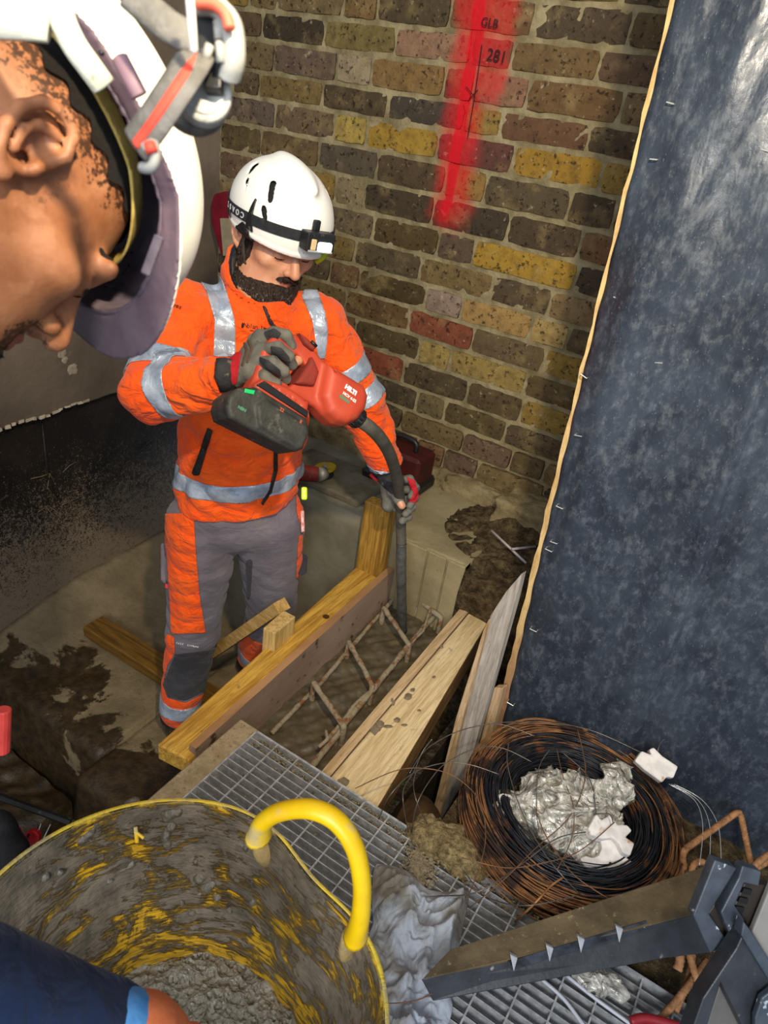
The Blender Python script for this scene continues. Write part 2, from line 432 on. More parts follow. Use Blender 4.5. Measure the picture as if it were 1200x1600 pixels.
for r in range(len(beds)-1):
    zt, zb = beds[r], beds[r+1]; zm = (zt+zb)/2; xs = []
    for px in perp.get(r, []):
        lo, hi = -2.6, 0.8
        for _ in range(30):
            mid = (lo+hi)/2
            if projx(mid, YW, zm)[0] < px: lo = mid
            else: hi = mid
        xs.append(mid)
    xs.sort(); x = xs[0] if xs else -1.0 + random.uniform(-.1, .1)
    if not xs: xs = [x]
    k = r
    while xs[0] > -2.0: xs.insert(0, xs[0] - (0.26 if (k := k+1) % 3 else 0.125) + random.uniform(-.01, .01))
    while xs[-1] < 0.25: xs.append(xs[-1] + (0.26 if (k := k+1) % 3 else 0.13) + random.uniform(-.01, .01))
    xs[0] = max(xs[0], -2.06)
    for a, b in zip(xs[:-1], xs[1:]):
        if b - a > 0.05: lay_brick(a, b, zb, zt, depth=0.012 if r > 15+_n0 else 0)
# pencilled setting-out marks on the red paint
pencil = M('pencil', '#2b0d10', rough=0.8, bump=0)
mk = text('pencil_marking', 'GLB', 0.030, pencil, aty(765, 36, YW-0.022), (1, 0, -.05), (0, 0, 1), wall, 0.001)
text('pencil_marking', '281', 0.042, pencil, aty(776, 88, YW-0.022), (1, 0, -.05), (0, 0, 1), wall, 0.001)
b = MB()
P = [aty(753, 70, YW-.022), aty(748, 108, YW-.022), aty(742, 150, YW-.022), aty(735, 190, YW-.022), aty(731, 215, YW-.022)]
b.tube(P, 0.0013, 5); b.tube([aty(728, 135, YW-.022), aty(742, 152, YW-.022)], 0.0012, 5); b.tube([aty(747, 140, YW-.022), aty(733, 155, YW-.022)], 0.0012, 5)
b.build('pencil_marking', pencil, wall)

# --- left wall: rendered upper face, black tanked lower face
render_mat = NT('grey_render'); t = render_mat
c = t.mix(t.ramp(t.noise(4, 5), 0.3, 0.7), '#6f6355', '#8b7d6d')
c = t.mix(t.math('MULTIPLY', t.ramp(t.noise(22, 6, 0.7, w=2), 0.64, 0.72), 0.5), c, '#968a7b')
t.bump(t.noise(40, 5), 0.25, 0.006); render_mat = t.out(c, 0.75, 0, 0.3)
XL = -2.06
wl = MB()
def wavy(y): return 0.868 + 0.006*math.sin(y*9) + 0.004*math.sin(y*31)
ysl = np.linspace(-0.6, YW, 60)
for i, y in enumerate(ysl): wl.V += [(XL, y, 2.75), (XL, y, wavy(y)), (XL-0.035, y, wavy(y)-0.02), (XL-0.06, y, wavy(y)-0.02)]
for i in range(59):
    for j in range(3): wl.F.append((i*4+j, i*4+j+1, i*4+j+5, i*4+j+4))
o = wl.build('wall_left', render_mat, None, True); tag(o, kind='structure'); wall_left = o
for (px, py, r) in ((112, 577, .022), (96, 552, .018), (101, 562, .012)):   # patched fixing holes
    p = atx(px, py, XL); b = MB()
    ring = [(math.cos(a)*r*random.uniform(.75, 1.15), math.sin(a)*r*random.uniform(.75, 1.25)) for a in np.linspace(0, 6.0, 13)]
    V = [(XL+.004, p[1], p[2])] + [(XL+.001, p[1]+q[0], p[2]+q[1]) for q in ring]; b.add(V, [(0, i, i+1 if i < 13 else 1) for i in range(1, 14)])
    b.build('filler_patch', M('filler', '#a39684', '#8b7f70', 90, bump=0.5), o, True)
b = MB()
for i in range(26):
    y0 = 0.9 + i*0.025; b.box((XL-.004, y0, wavy(y0)-.004), (XL+.004, y0+random.uniform(.012, .03), wavy(y0)+random.uniform(.002, .007)), jit=.004)
b.build('render_drips', M('lime_drip', '#b0a48f', bump=0.3), wall_left); wall_left.children[-1]['kind'] = 'stuff'
t = NT('black_tanking')
s = t.sep(); dust = t.noise(55, 6, 0.75); spk = t.noise(230, 3, 0.7, w=3)
low = t.ramp(s[2], 0.95, 0.0)
thr = t.math('SUBTRACT', 0.80, t.math('MULTIPLY', low, 0.24))
sp = t.math('MULTIPLY', t.ramp(t.math('SUBTRACT', t.math('ADD', t.math('MULTIPLY', spk, .6), t.math('MULTIPLY', dust, .4)), thr), -0.17, -0.11), 0.75)
c = t.mix(t.ramp(t.noise(6, 5, 0.6), 0.35, 0.75), '#15100c', '#2a2119')
c = t.mix(sp, c, '#8a7a64')
c = t.mix(t.math('MULTIPLY', t.ramp(t.noise(5, 5, 0.7, w=7, dist=1.0), 0.58, 0.78), t.math('MULTIPLY', low, 0.5)), c, '#75664f')
t.bump(t.noise(60, 5, 0.6), 0.4, 0.006); tank = t.out(c, t.math('ADD', 0.5, t.math('MULTIPLY', sp, .4)), 0, 0.45)
o = grid_surf('wall_left_lower', 50, 40, lambda u, v: (XL-0.06 + 0.0*u + 0.10*np.clip(1-v*3, 0, 1)**2 + 0.006*nz(np.stack([u*9, v*7, u*0], -1), 1), -0.6+2.85*u, -0.75 + 1.62*v), tank); tag(o, kind='structure')
o.name = 'trim_1'
# lapped seams of the black membrane
b = MB(); P = [atx(66, 662, XL-.05), atx(74, 740, XL-.05), atx(88, 790, XL-.045)]; b.tube(P, .0022, 5)
b.tube([atx(95, 790, XL-.05), atx(160, 760, XL-.05), atx(238, 690, XL-.05)], .002, 5)
o = b.build('trim_2', tank, None, True); tag(o, kind='structure')
# dried mortar runs on the membrane
b = MB(); run = M('dried_run', '#7d6e57', '#5d5140', 50, bump=.3)
for pts in (((48, 748), (62, 745), (78, 740), (84, 752)), ((60, 800), (75, 790), (90, 800), (82, 812)), ((62, 822), (80, 815), (96, 830)), ((78, 740), (74, 762), (80, 770)), ((98, 738), (108, 728), (118, 722)), ((70, 790), (84, 806), (98, 812)), ((175, 805), (190, 815), (200, 812))):
    b.tube([atx(x, y, XL-.052) for x, y in pts], .0016, 4)
o = b.build('mortar_runs', run, None, True); tag(o, 'thin dried mortar runs on the black lower wall at the left', 'splatter', kind='stuff')

# --- pit floor: slabs with steps down towards the camera
t = NT('pit_concrete')
damp = t.ramp(t.math('ADD', t.noise(3.5, 6, 0.6, dist=0.5), t.math('MULTIPLY', t.math('SUBTRACT', 1.36, t.sep()[1]), 0.75)), 0.66, 0.69)
c = t.mix(t.ramp(t.noise(7, 6, 0.65), 0.3, 0.7), '#6a5c42', '#857557')
c = t.mix(t.math('MULTIPLY', t.ramp(t.noise(120, 4, 0.7, w=2), 0.6, 0.68), 0.6), c, '#2e251a')
c = t.mix(damp, c, t.mix(t.ramp(t.noise(30, 5), .3, .7), '#2b2114', '#43351f'))
t.bump(t.noise(25, 6, 0.6), 0.5, 0.012); t.bump(t.noise(130, 4), 0.35, 0.004)
floor_mat = t.out(c, t.math('SUBTRACT', 0.85, t.math('MULTIPLY', damp, 0.4)), 0, 0.4)
t = NT('wet_clay'); c = t.mix(t.ramp(t.noise(9, 6, 0.7), 0.3, 0.75), '#1c150c', '#3b2f1e'); t.bump(t.noise(20, 6), 0.8, 0.03); clay = t.out(c, 0.55, 0, 0.5)
fl = grid_surf('floor', 70, 70, lambda u, v: (-2.12+3.2*u, -0.9+3.15*v, -0.55 + 0.03*nz(np.stack([u*16, v*16, u*0], -1), 2) + 0.02*nz(np.stack([u*50, v*50, u*0], -1), 2)), clay); tag(fl, kind='structure')
def slab(name, x0, x1, y0, y1, z0, z1, mt, rough=0.008, par=None, batter=0.0, n=34, zf=None):
    """a worn concrete block: gridded top and front, sides"""
    V = []; F = []; nx = n; m = n//2
    for i in range(nx):
        for j in range(n+m):
            x = x0 + (x1-x0)*i/(nx-1)
            if j < m: q = j/m; y = y0 - batter*(1-q); z = z0 + (z1-z0)*q
            else: q = (j-m)/(n-1); y = y0 + (y1-y0)*q; z = z1
            p = np.array([x, y, z]); d = nz(p[None]*1.0, 11, x0*3)[0]*rough + nz(p[None], 37, y0)[0]*rough*.5
            if j < m: y += d
            else: z += d + ((zf(x, y)) if zf else 0)
            if j in (m, m-1): z -= abs(d)*.8; y += abs(d)
            V.append((x, y, z))
    w = n+m
    for i in range(nx-1):
        for j in range(w-1): a = i*w+j; F.append((a, a+w, a+w+1, a+1))
    k = len(V); V += [(x0, y0, z0), (x0, y1, z0), (x1, y0, z0), (x1, y1, z0)]
    F += [tuple([k] + list(range(0, w)) + [k+1]), tuple([k+3] + [(nx-1)*w+j for j in range(w-1, -1, -1)] + [k+2])]
    o = mesh_obj(name, V, F, mt, par, True); o.data.shade_smooth()
    return o
slab('concrete_slab', -2.12, -1.405, 0.985, 2.2, -0.45, 0.0, floor_mat, par=fl, batter=0.04, zf=lambda x, y: 0.10*max(0, (-1.9-x))/0.2*max(0, min(1, (y-1.0)*2)))
slab('concrete_slab', -1.395, -0.93, 0.90, 2.2, -0.5, -0.005, floor_mat, par=fl, batter=0.05)
slab('concrete_slab', -2.12, -1.86, 0.60, 0.975, -0.5, -0.16, floor_mat, par=fl, batter=0.2)
slab('concrete_slab', -1.86, -1.52, 0.66, 0.95, -0.55, -0.27, floor_mat, par=fl, batter=0.25, rough=.014)

# --- concrete ledge along the brick wall
t = NT('ledge_concrete')
c = t.mix(t.ramp(t.noise(5, 6, 0.6), 0.3, 0.7), '#7c7154', '#9b8e6c')
c = t.mix(t.math('MULTIPLY', t.ramp(t.noise(18, 6, 0.7, w=6), 0.6, 0.72), 0.55), c, '#5c5138')
c = t.mix(t.math('MULTIPLY', t.ramp(t.noise(160, 3, 0.6, w=2), 0.63, 0.7), 0.5), c, '#4a402c')
grey = t.ramp(t.sep()[0], -0.93, -1.0)
c = t.mix(grey, c, t.mix(t.ramp(t.noise(8, 5, w=3), .3, .7), '#6f6a58', '#878270'))
t.bump(t.noise(30, 5), 0.3, 0.008); ledge_mat = t.out(c, 0.85, 0, 0.25)
o = slab('trim_3', -1.75, -0.60, 1.75, 2.24, -0.02, 0.75, ledge_mat, rough=0.003); tag(o, kind='structure')
# corbelled brick foot of the wall + mortar heaps
t = NT('old_foundation')
c = t.mix(t.ramp(t.noise(12, 6, 0.65), 0.3, 0.7), '#8d7f5e', '#6a5c40')
c = t.mix(t.math('MULTIPLY', t.ramp(t.noise(30, 5, 0.7, w=3), 0.58, 0.7), 0.7), c, '#33291b')
t.bump(t.noise(22, 6), 0.8, 0.02); found_mat = t.out(c, 0.95, 0, 0.15)
def foot(P): 
    a = I(np.maximum(np.maximum(np.abs(P[..., 0]+0.85)-0.95, np.abs(P[..., 1]-2.22)-0.08), np.abs(P[..., 2]-0.74)-0.075), -(P[..., 1]-2.1)-1, 0.01)
    b = np.maximum(np.maximum(np.abs(P[..., 0]+0.20)-0.45, np.abs(P[..., 1]-2.16)-0.13), np.abs(P[..., 2]-0.72)-0.13)
    return U(a, b, 0.03) + nz(P, 14)*0.012 + nz(P, 40, 2)*0.006
o, _, _ = soft('trim_4', foot, (-1.85, 2.0, 0.6), (0.15, 2.26, 0.92), 0.012, found_mat); tag(o, kind='structure')
t = NT('loose_soil'); c = t.mix(t.ramp(t.noise(30, 6, 0.7), 0.35, 0.7), '#33281a', '#6e5e42'); c = t.mix(t.math('MULTIPLY', t.ramp(t.noise(90, 4, .7, w=5), .62, .7), .7), c, '#8f7f60')
t.bump(t.noise(60, 5, .7), 0.9, 0.02); soil = t.out(c, 0.95, 0, 0.15)
def dirt(P):
    h = 0.755 + 0.05*np.exp(-((P[..., 0]+.50)/.22)**2-((P[..., 1]-2.08)/.10)**2) + nz(P, 25)*0.012 + nz(P, 70, 3)*0.008
    return np.maximum(P[..., 2]-h, L(sub(P, (-.42, 1.98, 0))*np.array([1/.36, 1/.21, 0], np.float32))*.2-.2)
o, _, _ = soft('soil_heap', dirt, (-.85, 1.74, 0.72), (0.0, 2.2, 0.86), 0.008, soil); tag(o, 'dark loose soil and mortar crumbs heaped on the ledge at the wall foot', 'soil', kind='stuff')
# cast end face that closes the beam trench, brick foundation right of it
b = MB()
for x0, x1 in ((-0.82, -0.735), (-0.73, -0.665), (-0.66, -0.60)):
    b.box((x0, 1.742, 0.30), (x1, 1.79, 0.748), bev=.003)
o = b.build('trim_5', ledge_mat, None); tag(o, kind='structure')
o = slab('trim_6', -0.60, 0.35, 1.73, 2.24, -0.5, 0.735, soil, rough=0.010); tag(o, kind='structure')
# earth side of the pit beneath the right-hand form, and under the grating
b = MB(); b.box((0.3, -0.6, -0.6), (0.5, 1.8, 0.5)); b.box((-0.43, 0.95, -0.6), (-0.41, 1.74, 0.45))
o = b.build('trim_7', clay, None); tag(o, kind='structure')

# --- concrete nib beside the grating and below it
t = NT('kerb_concrete'); c = t.mix(t.ramp(t.noise(40, 6, .7), .3, .7), '#8b7a5c', '#a6967a'); c = t.mix(t.math('MULTIPLY', t.ramp(t.noise(150, 4, .7, w=4), .58, .66), .7), c, '#55452f')
t.bump(t.noise(90, 5), 0.5, 0.005); kerb_mat = t.out(c, 0.9, 0, .2)
b = MB(); b.box((-0.795, -0.2, 0.30), (-0.738, 0.955, 0.618), bev=.004); b.box((-0.738, 0.948, 0.25), (-0.56, 0.965, 0.60), bev=.003)
o = b.build('trim_8', kerb_mat, None); tag(o, kind='structure')

# ============================================================ FORMWORK
def wood(name, c1, c2, axis=1, rough=0.65, knots=True, dirt=None, spec=0.35, fine=1.0):
    t = NT(name); st = [14*fine]*3; st[axis] = 0.9
    g = t.noise(6, 6, 0.6, stretch=tuple(st), dist=0.6); g2 = t.noise(22, 3, 0.6, stretch=tuple(st), w=4)
    c = t.mix(t.ramp(g, 0.35, 0.68), c1, c2)
    c = t.mix(t.math('MULTIPLY', t.ramp(g2, 0.5, 0.62), 0.35), c, t.mix(0.55, c2, '#2a1a08'))
    if knots: c = t.mix(t.ramp(t.vor(5.5, stretch=(1, 1, 1)), 0.075, 0.045), c, '#4a2c10')
    c = t.mix(t.math('MULTIPLY', t.ramp(t.noise(30, 5, 0.7, w=8), 0.60, 0.72), 0.6), c, dirt or '#6a5a3d')
    t.bump(g, 0.25, 0.004); t.bump(g2, 0.15, 0.002)
    return t.out(c, rough, 0, spec)
w_yel = wood('treated_pine', '#d8ac4c', '#a37528'); w_yelx = wood('treated_pine_x', '#7d5a1e', '#543a10', 0); w_yelz = wood('treated_pine_z', '#b98f3e', '#83601f', 2)
w_pale = wood('pale_pine', '#dcc79c', '#c2a878', knots=False, dirt='#8f8062'); w_palex = wood('pale_pine_x', '#cda76a', '#a9823f', 0, knots=False)
w_side = wood('brown_pine', '#9a7444', '#5f421f', knots=False)
ply_face = M('shuttering_ply', '#a08775', '#806a5a', 9, 0.6, bump=.2, c3='#4a3a2e', s3=25, t3=(.6, .72), stretch=(1, .3, 1))
t = NT('ply_edge'); c = t.mix(t.ramp(t.noise(9, 4, stretch=(1, .4, 1)), .3, .7), '#b98f62', '#8f6a45'); lay = t.math('SINE', t.math('MULTIPLY', t.sep()[0], 1400)); c = t.mix(t.math('MULTIPLY', t.ramp(lay, .1, .5), .45), c, '#6a4428'); ply_edge = t.out(c, .8)
def plank4(name, nl, nr, fl_, fr, depth, mt, parent=None, bev=0.003, jit=0.0, seg=1):
    """plank from its four top corners (near left, near right, far left, far right), going `depth` down"""
    b = MB(); T = [np.array(q, float) for q in (nl, nr, fr, fl_)]; B_ = [q-np.array([0, 0, depth]) for q in T]
    b.add(T+B_, [(0, 1, 2, 3), (7, 6, 5, 4), (0, 4, 5, 1), (1, 5, 6, 2), (2, 6, 7, 3), (3, 7, 4, 0)])
    return b.build(name, mt, parent, False, bev)
form = empty('formwork_side', (-0.87, 1.3, 0.45)); tag(form, 'long yellow treated timber backed on brown plywood, left side of the beam form', 'formwork')
za = 0.60
o = plank4('timber', atz(246, 1163, za), atz(295, 1188, za), atz(563, 880, za), atz(600, 893, za), 0.05, w_yel, form, .004)
p0 = atz(296, 1163, .622); p1 = atz(306, 1170, .622); p2 = atz(613, 880, .622); p3 = atz(621, 885, .622)
b = plank4('plywood_sheet', p0, p1, p2, p3, 0.20, ply_face, form, 0)
b.data.materials.append(ply_edge); b.data.polygons[0].material_index = 1
# end grain of the near timber end
eg = M('end_grain', '#b9a05a', '#7c6a33', 50, .9, bump=.4, c3='#3f3a20', s3=40, t3=(.5, .6)); 
# trimmed timber strip on the ply edge
rform = empty('formwork_side', (-0.49, 1.3, 0.5)); tag(rform, 'pale timber with grout splashes, right side of the beam form beside the dark pit', 'formwork')
q = [atz(502, 1205, .60), atz(514, 1215, .60), atz(727, 941, .60), atz(739, 948, .60)]
o = plank4('plywood_strip', q[0], q[1], q[2], q[3], 0.16, ply_face, rform, .001); o.data.materials.append(wood('ply_top', '#c9ad84', '#a98d66', knots=False)); o.data.polygons[0].material_index = 1
q = [atz(515, 1216, .597), atz(590, 1262, .597), atz(740, 949, .597), atz(767, 964, .597)]
o = plank4('timber', q[0], q[1], q[2], q[3], 0.10, w_pale, rform, .004)
o.data.materials.append(w_side); o.data.polygons[3].material_index = 1  # pit-side face in a darker, browner pine than the top
def splat(parent, pts, z, mt, name='grout_splash', h=.003):
    c = np.mean(pts, 0); P = [atz(x, y, z) for x, y in pts]; C_ = atz(c[0], c[1], z+h)
    V = [C_] + [p*0.55+C_*0.45 - np.array([0, 0, h*.15]) for p in P] + P; n = len(P)
    F = [(0, 1+i, 1+(i+1) % n) for i in range(n)] + [(1+i, 1+n+i, 1+n+(i+1) % n, 1+(i+1) % n) for i in range(n)]
    o = MB().add(V, F).build(name, mt, None, True); keep(o, parent); return o
grout = M('grout', '#857760', '#6c5f4a', 60, .6, bump=.5)
def blob(cx, cy, rx, ry, n=12, j=.25): return [(cx+rx*math.cos(a)*random.uniform(1-j, 1+j), cy+ry*math.sin(a)*random.uniform(1-j, 1+j)) for a in np.linspace(0, 2*math.pi, n, endpoint=False)]
for a in ((586, 1137, 9, 10), (594, 1132, 6, 6), (613, 1094, 5, 9), (638, 1088, 7, 5), (620, 1125, 6, 4), (606, 1135, 8, 3), (632, 1133, 5, 2), (645, 1078, 4, 3), (678, 1058, 3, 2), (537, 1222, 9, 7), (690, 1010, 3, 3), (655, 1110, 3, 2)):
    splat(rform, blob(*a), .5985, grout)
# upright post at the far end
post = MB()
a0 = atz(566, 878, za); a1 = atz(609, 890, za); a0[1] = a1[1] = 1.70; a0[0] = atz(566, 878, za)[0]; top = aty(577, 784, 1.70)[2]
post.box((a0[0], 1.695, za-.02), (a1[0], 1.742, top))
o = post.build('timber_post', w_yelz, None, False, .003); tag(o, 'short yellow timber post upright at the far end of the left form', 'timber')
# strut and block behind the left form
b = MB(); A0 = atz(441, 946, .655); A1 = atz(318, 1030, .20); 
d = (A1-A0)/np.linalg.norm(A1-A0); s_ = np.cross(d, [0, 0, 1.]); s_ /= np.linalg.norm(s_); u_ = np.cross(s_, d)
b.prism([(-.022, -.018), (.022, -.018), (.022, .018), (-.022, .018)], (A0, s_, u_, d), np.linalg.norm(A1-A0))
o = b.build('timber_strut', w_palex, None, False, .002); tag(o, 'pale timber strut sloping down behind the legs of the man in orange', 'timber')
b = MB(); T = [atz(411, 981, .665), atz(430, 990, .665), atz(462, 963, .665), atz(443, 953, .665)]
b.add(T+[p-np.array([0, 0, .14]) for p in T], [(0, 1, 2, 3), (7, 6, 5, 4), (0, 4, 5, 1), (1, 5, 6, 2), (2, 6, 7, 3), (3, 7, 4, 0)])
o = b.build('timber_block', wood('pale_pine_z', '#d6b87a', '#b3904f', 2, knots=False), None, False, .003); tag(o, 'small pale sawn timber block standing against the left form', 'timber')
b = MB(); b.box((-1.90, 1.325, 0.008), (-1.15, 1.415, 0.055), bev=.003); o = b.build('floor_timber', w_yelx, None, False); tag(o, 'dark yellow timber length lying on the pit floor behind the boots', 'timber')

# --- wet concrete in the trench
t = NT('wet_concrete'); n1 = t.noise(20, 6, .65)
c = t.mix(t.ramp(n1, .3, .7), '#4a4233', '#60563f'); c = t.mix(t.math('MULTIPLY', t.ramp(t.noise(60, 4, .6, w=4), .55, .7), .4), c, '#3a3226')
t.bump(n1, .35, .008); t.bump(t.noise(90, 4), .25, .003); wet = t.out(c, t.math('ADD', .22, t.math('MULTIPLY', t.noise(12, 3), .35)), 0, .6)
def cz(u, v):
    P = np.stack([u*6, v*14, u*0], -1); return 0.480 + .008*nz(P, 1.4) + .004*nz(P, 5, 2)
o = grid_surf('poured_concrete', 60, 120, lambda u, v: (-0.855+.345*u, 0.90+.86*v, cz(u, v)), wet); tag(o, 'wet grey concrete freshly poured between the two form sides', 'concrete')
# --- reinforcement cage
cage = empty('rebar_cage', (-0.68, 1.3, .5)); tag(cage, 'grout covered steel reinforcement cage lying in the wet concrete of the beam', 'rebar cage')
t = NT('rebar_grouted'); f = t.ramp(t.noise(30, 5, .7), .38, .54); c = t.mix(f, '#7a5030', '#938870'); t.bump(t.noise(120, 4), .8, .004); rebg = t.out(c, .8)
def rib(P, r, pitch=.007, amp=.12):
    P = [np.array(p, float) for p in P]; out = [P[0]]
    for a, b in zip(P[:-1], P[1:]):
        n = max(2, int(np.linalg.norm(b-a)/pitch*2)); out += [a+(b-a)*i/n for i in range(1, n+1)]
    return out, [r*(1+amp*(i % 2)) for i in range(len(out))]
def bar(name, pts, r, mt, parent, wob=.0015):
    P, R = rib(pts, r); P = [p + np.array([nz(p[None], 23, 1)[0], nz(p[None], 23, 2)[0], nz(p[None], 23, 5)[0]])*wob for p in P]
    R = [q*(1+.18*nz(P[i][None], 45)[0]) for i, q in enumerate(R)]
    return MB().tube(P, R, 7).build(name, mt, parent, True)
zr = .515
bar('longitudinal_bar', [atz(425, 1145, .49), atz(500, 1068, .492), atz(560, 998, .495), atz(618, 932, .50)], .0062, rebg, cage)
bar('longitudinal_bar', [atz(488, 1197, .50), atz(537, 1133, .522), atz(585, 1075, .53), atz(636, 1012, .53), atz(682, 958, .52)], .0085, rebg, cage)
bar('longitudinal_bar', [atz(505, 1163, .53), atz(560, 1097, .53), atz(586, 1072, .532)], .0055, rebg, cage, .004)
for (x0, y0), (x1, y1) in (((490, 1067), (537, 1135)), ((545, 1003), (582, 1072)), ((600, 950), (640, 1008)), ((655, 938), (690, 965))):
    P0 = atz(x0, y0, .545); P1 = atz(x1, y1, .545); dn = np.array([0, 0, -.07])
    o = bar('stirrup', [P0+dn, P0-np.array([0, 0, .006]), P0, P1, P1-np.array([0, 0, .006]), P1+dn], .0080, rebg, cage)
bar('tie_end', [atz(498, 1168, .535), atz(512, 1155, .545), atz(510, 1142, .545)], .0048, rebg, cage); bar('tie_end', [atz(640, 1008, .54), atz(662, 985, .545), atz(672, 952, .55)], .004, rebg, cage)
o = MB().box(atz(668, 945, .50)-np.array([.006, .004, 0]), atz(668, 945, .50)+np.array([.006, .004, .06])).build('spacer_strip', M('blue_plastic', '#1a2436', '#8fb0d8', 30, .4), None, False, .002)
tag(o, 'small dark blue strip stuck to the concrete face at the end of the trench', 'plastic strip')

# ============================================================ BLACK SHEETED BOARD
t = NT('black_sheet'); s = t.sep()
n1 = t.noise(5, 6, .65, dist=.8); n2 = t.noise(60, 5, .7, stretch=(1, 1, .6)); spk = t.noise(260, 2, .6, stretch=(1, 1, .45), w=3)
c = t.mix(t.ramp(n1, .3, .75), '#1f2631', '#37414d')
c = t.mix(t.math('MULTIPLY', t.ramp(n2, .45, .8), .34), c, '#757c86')
c = t.mix(t.math('MULTIPLY', t.ramp(t.noise(420, 2, .6, stretch=(1, 1, .4), w=3), .66, .74), .4), c, '#8d93a0')
c = t.mix(t.math('MULTIPLY', t.ramp(t.noise(9, 7, .75, w=11, dist=2.0), .62, .70), .22), c, '#77787a')
t.bump(t.noise(9, 4, stretch=(1.4, 1, .5)), .30, .03); t.bump(n2, .20, .004)
sheet_mat = t.out(c, t.math('ADD', .30, t.math('MULTIPLY', t.ramp(n2, .4, .7), .3)), 0, .6)
t = NT('osb'); c = t.mix(t.ramp(t.noise(40, 5, .7, stretch=(1, 1, .3)), .35, .7), '#c9ad77', '#a07c4c'); c = t.mix(t.ramp(t.sep()[2], 1.0, .6), c, t.mix(t.noise(60, 4), '#a2795a', '#6f4c33')); t.bump(t.noise(90, 4, stretch=(1, 1, .3)), .5, .004); osb = t.out(c, .9)
YB = 1.40
_e0 = aty(760, 1180, YB); _e1 = aty(1008, 163, YB)
def ex(z): return _e0[0] + (_e1[0]-_e0[0])*(z-_e0[2])/(_e1[2]-_e0[2])
brd = empty('sheeted_board', (0.3, YB, .4)); tag(brd, 'tall board covered in dusty black plastic sheet, closing the right side', 'board')
def bx(z): return ex(z) + .0015*math.sin(z*40)+.001*math.sin(z*97)
V = []; F = []; zs = np.linspace(.20, 2.85, 90)
for z in zs:
    x = bx(z)
    V += [(x, YB+.03, z), (x, YB, z), (1.25, YB, z), (1.25, YB+.03, z)]
for i in range(89):
    for j in range(4): a = i*4+j; b2 = i*4+(j+1) % 4; F.append((a, b2, b2+4, a+4))
F += [(0, 1, 2, 3)]
b = MB().add(V, F).build('osb_panel', osb, brd, False)
fold = [(aty(1200, 560, YB), aty(1100, 850, YB)), (aty(1100, 850, YB), aty(985, 1160, YB))]
fx = lambda z: np.interp(z, [aty(985, 1160, YB)[2], aty(1060, 980, YB)[2], aty(1100, 850, YB)[2], aty(1200, 560, YB)[2], 2.7], [aty(985, 1160, YB)[0], aty(1060, 980, YB)[0], aty(1100, 850, YB)[0], aty(1200, 560, YB)[0], .25])
def sheet(u, v):
    z = .19 + 2.66*v; marg = np.interp(z, [.5, 1.0, 1.6, 2.2], [.024, .014, .008, .007]); x0 = ex(z)+marg+.0012*np.sin(z*60)
    x = x0 + (1.26-x0)*u; P = np.stack([x*5, z*2.2, x*0], -1)
    e = np.clip((x-x0)/.06, 0, 1)
    d = e*(.010 + .012*nz(P, 1.3, 1) + .006*nz(P, 3.7, 2)*np.clip(z-.8, .3, 1) + .0022*nz(P, 13, 4))
    f = fx(z); d = d + .010*np.exp(-((x-f)/.008)**2) - .010*np.exp(-((x-f-.02)/.014)**2)*1.0 + .012*np.exp(-((x-f+.03)/.05)**2)
    g = np.interp(z, [1.3, 2.4], [aty(1060, 420, YB)[0]-.05, aty(1150, 100, YB)[0]+.02]); d = d + .016*np.exp(-((x-g)/.05)**2)*np.clip((z-1.35)*3, 0, 1)
    g2 = np.interp(z, [.9, 1.5], [aty(920, 760, YB)[0], aty(968, 580, YB)[0]]); d = d + .011*np.exp(-((x-g2)/.03)**2)*np.clip((z-.95)*3, 0, 1)*np.clip((1.8-z)*3, 0, 1)
    return x, YB-.002-np.maximum(d, 0.0), z
o = grid_surf('plastic_sheet', 150, 190, sheet, sheet_mat, brd)
sm = o.modifiers.new('thickness', 'SOLIDIFY'); sm.thickness = .001
staple = M('staple_metal', '#d9d9d2', rough=.3, metal=.7, bump=0)
for k, (x, y, a) in enumerate(((1047, 161, 15), (1021, 249, 5), (964, 466, 20), (912, 588, 35), (903, 681, 12), (874, 793, 25), (865, 848, 20), (857, 860, 25), (833, 985, 25), (797, 1100, 30), (1195, 235, 15), (1029, 567, 5))):
    p = aty(x, y, YB-.016); p2 = aty(x+7*math.cos(math.radians(a)), y+7*math.sin(math.radians(a)), YB-.016); d = (p2-p)
    o = MB().tube([p-d*.8+[0, .012, 0], p-d*.8, p+d*.8, p+d*.8+[0, .012, 0]], .0011, 5).build('staple', staple, brd)
# planks standing between pit and board
wgrey = wood('weathered_plank', '#a9a29a', '#8a8176', 2, .8, False, '#6e6250'); wcut = wood('split_wood', '#c0a583', '#94754f', 2, .9, False)
def vplank(name, P, thick, mt, label):
    V = [aty(x, y, yy) for x, y, yy in P]; n = len(V); W2 = [v+np.array([.004, thick, 0]) for v in V]
    o = MB().add(V+W2, [tuple(range(n)), tuple(range(2*n-1, n-1, -1))] + [(i, n+i, n+(i+1) % n, (i+1) % n) for i in range(n)]).build(name, mt, None, False, .0015); tag(o, label, 'plank'); return o
vplank('grey_plank', [(684, 1290, 1.31), (728, 1215, 1.31), (806, 935, 1.33), (815, 896, 1.33), (790, 925, 1.33), (766, 962, 1.33), (722, 1130, 1.31)], .02, wgrey, 'weathered grey plank with a splintered top standing beside the black sheet')
vplank('thin_lath', [(671, 1288, 1.29), (682, 1290, 1.29), (720, 1130, 1.29), (763, 968, 1.30), (755, 985, 1.30), (712, 1122, 1.29)], .012, wcut, 'thin split lath standing against the left edge of the grey plank')
o = vplank('brown_offcut', [(735, 1240, 1.365), (760, 1180, 1.365), (786, 1075, 1.365), (772, 1075, 1.365), (748, 1165, 1.365)], .02, wcut, 'rough brown offcut between the grey plank and the black sheet'); 
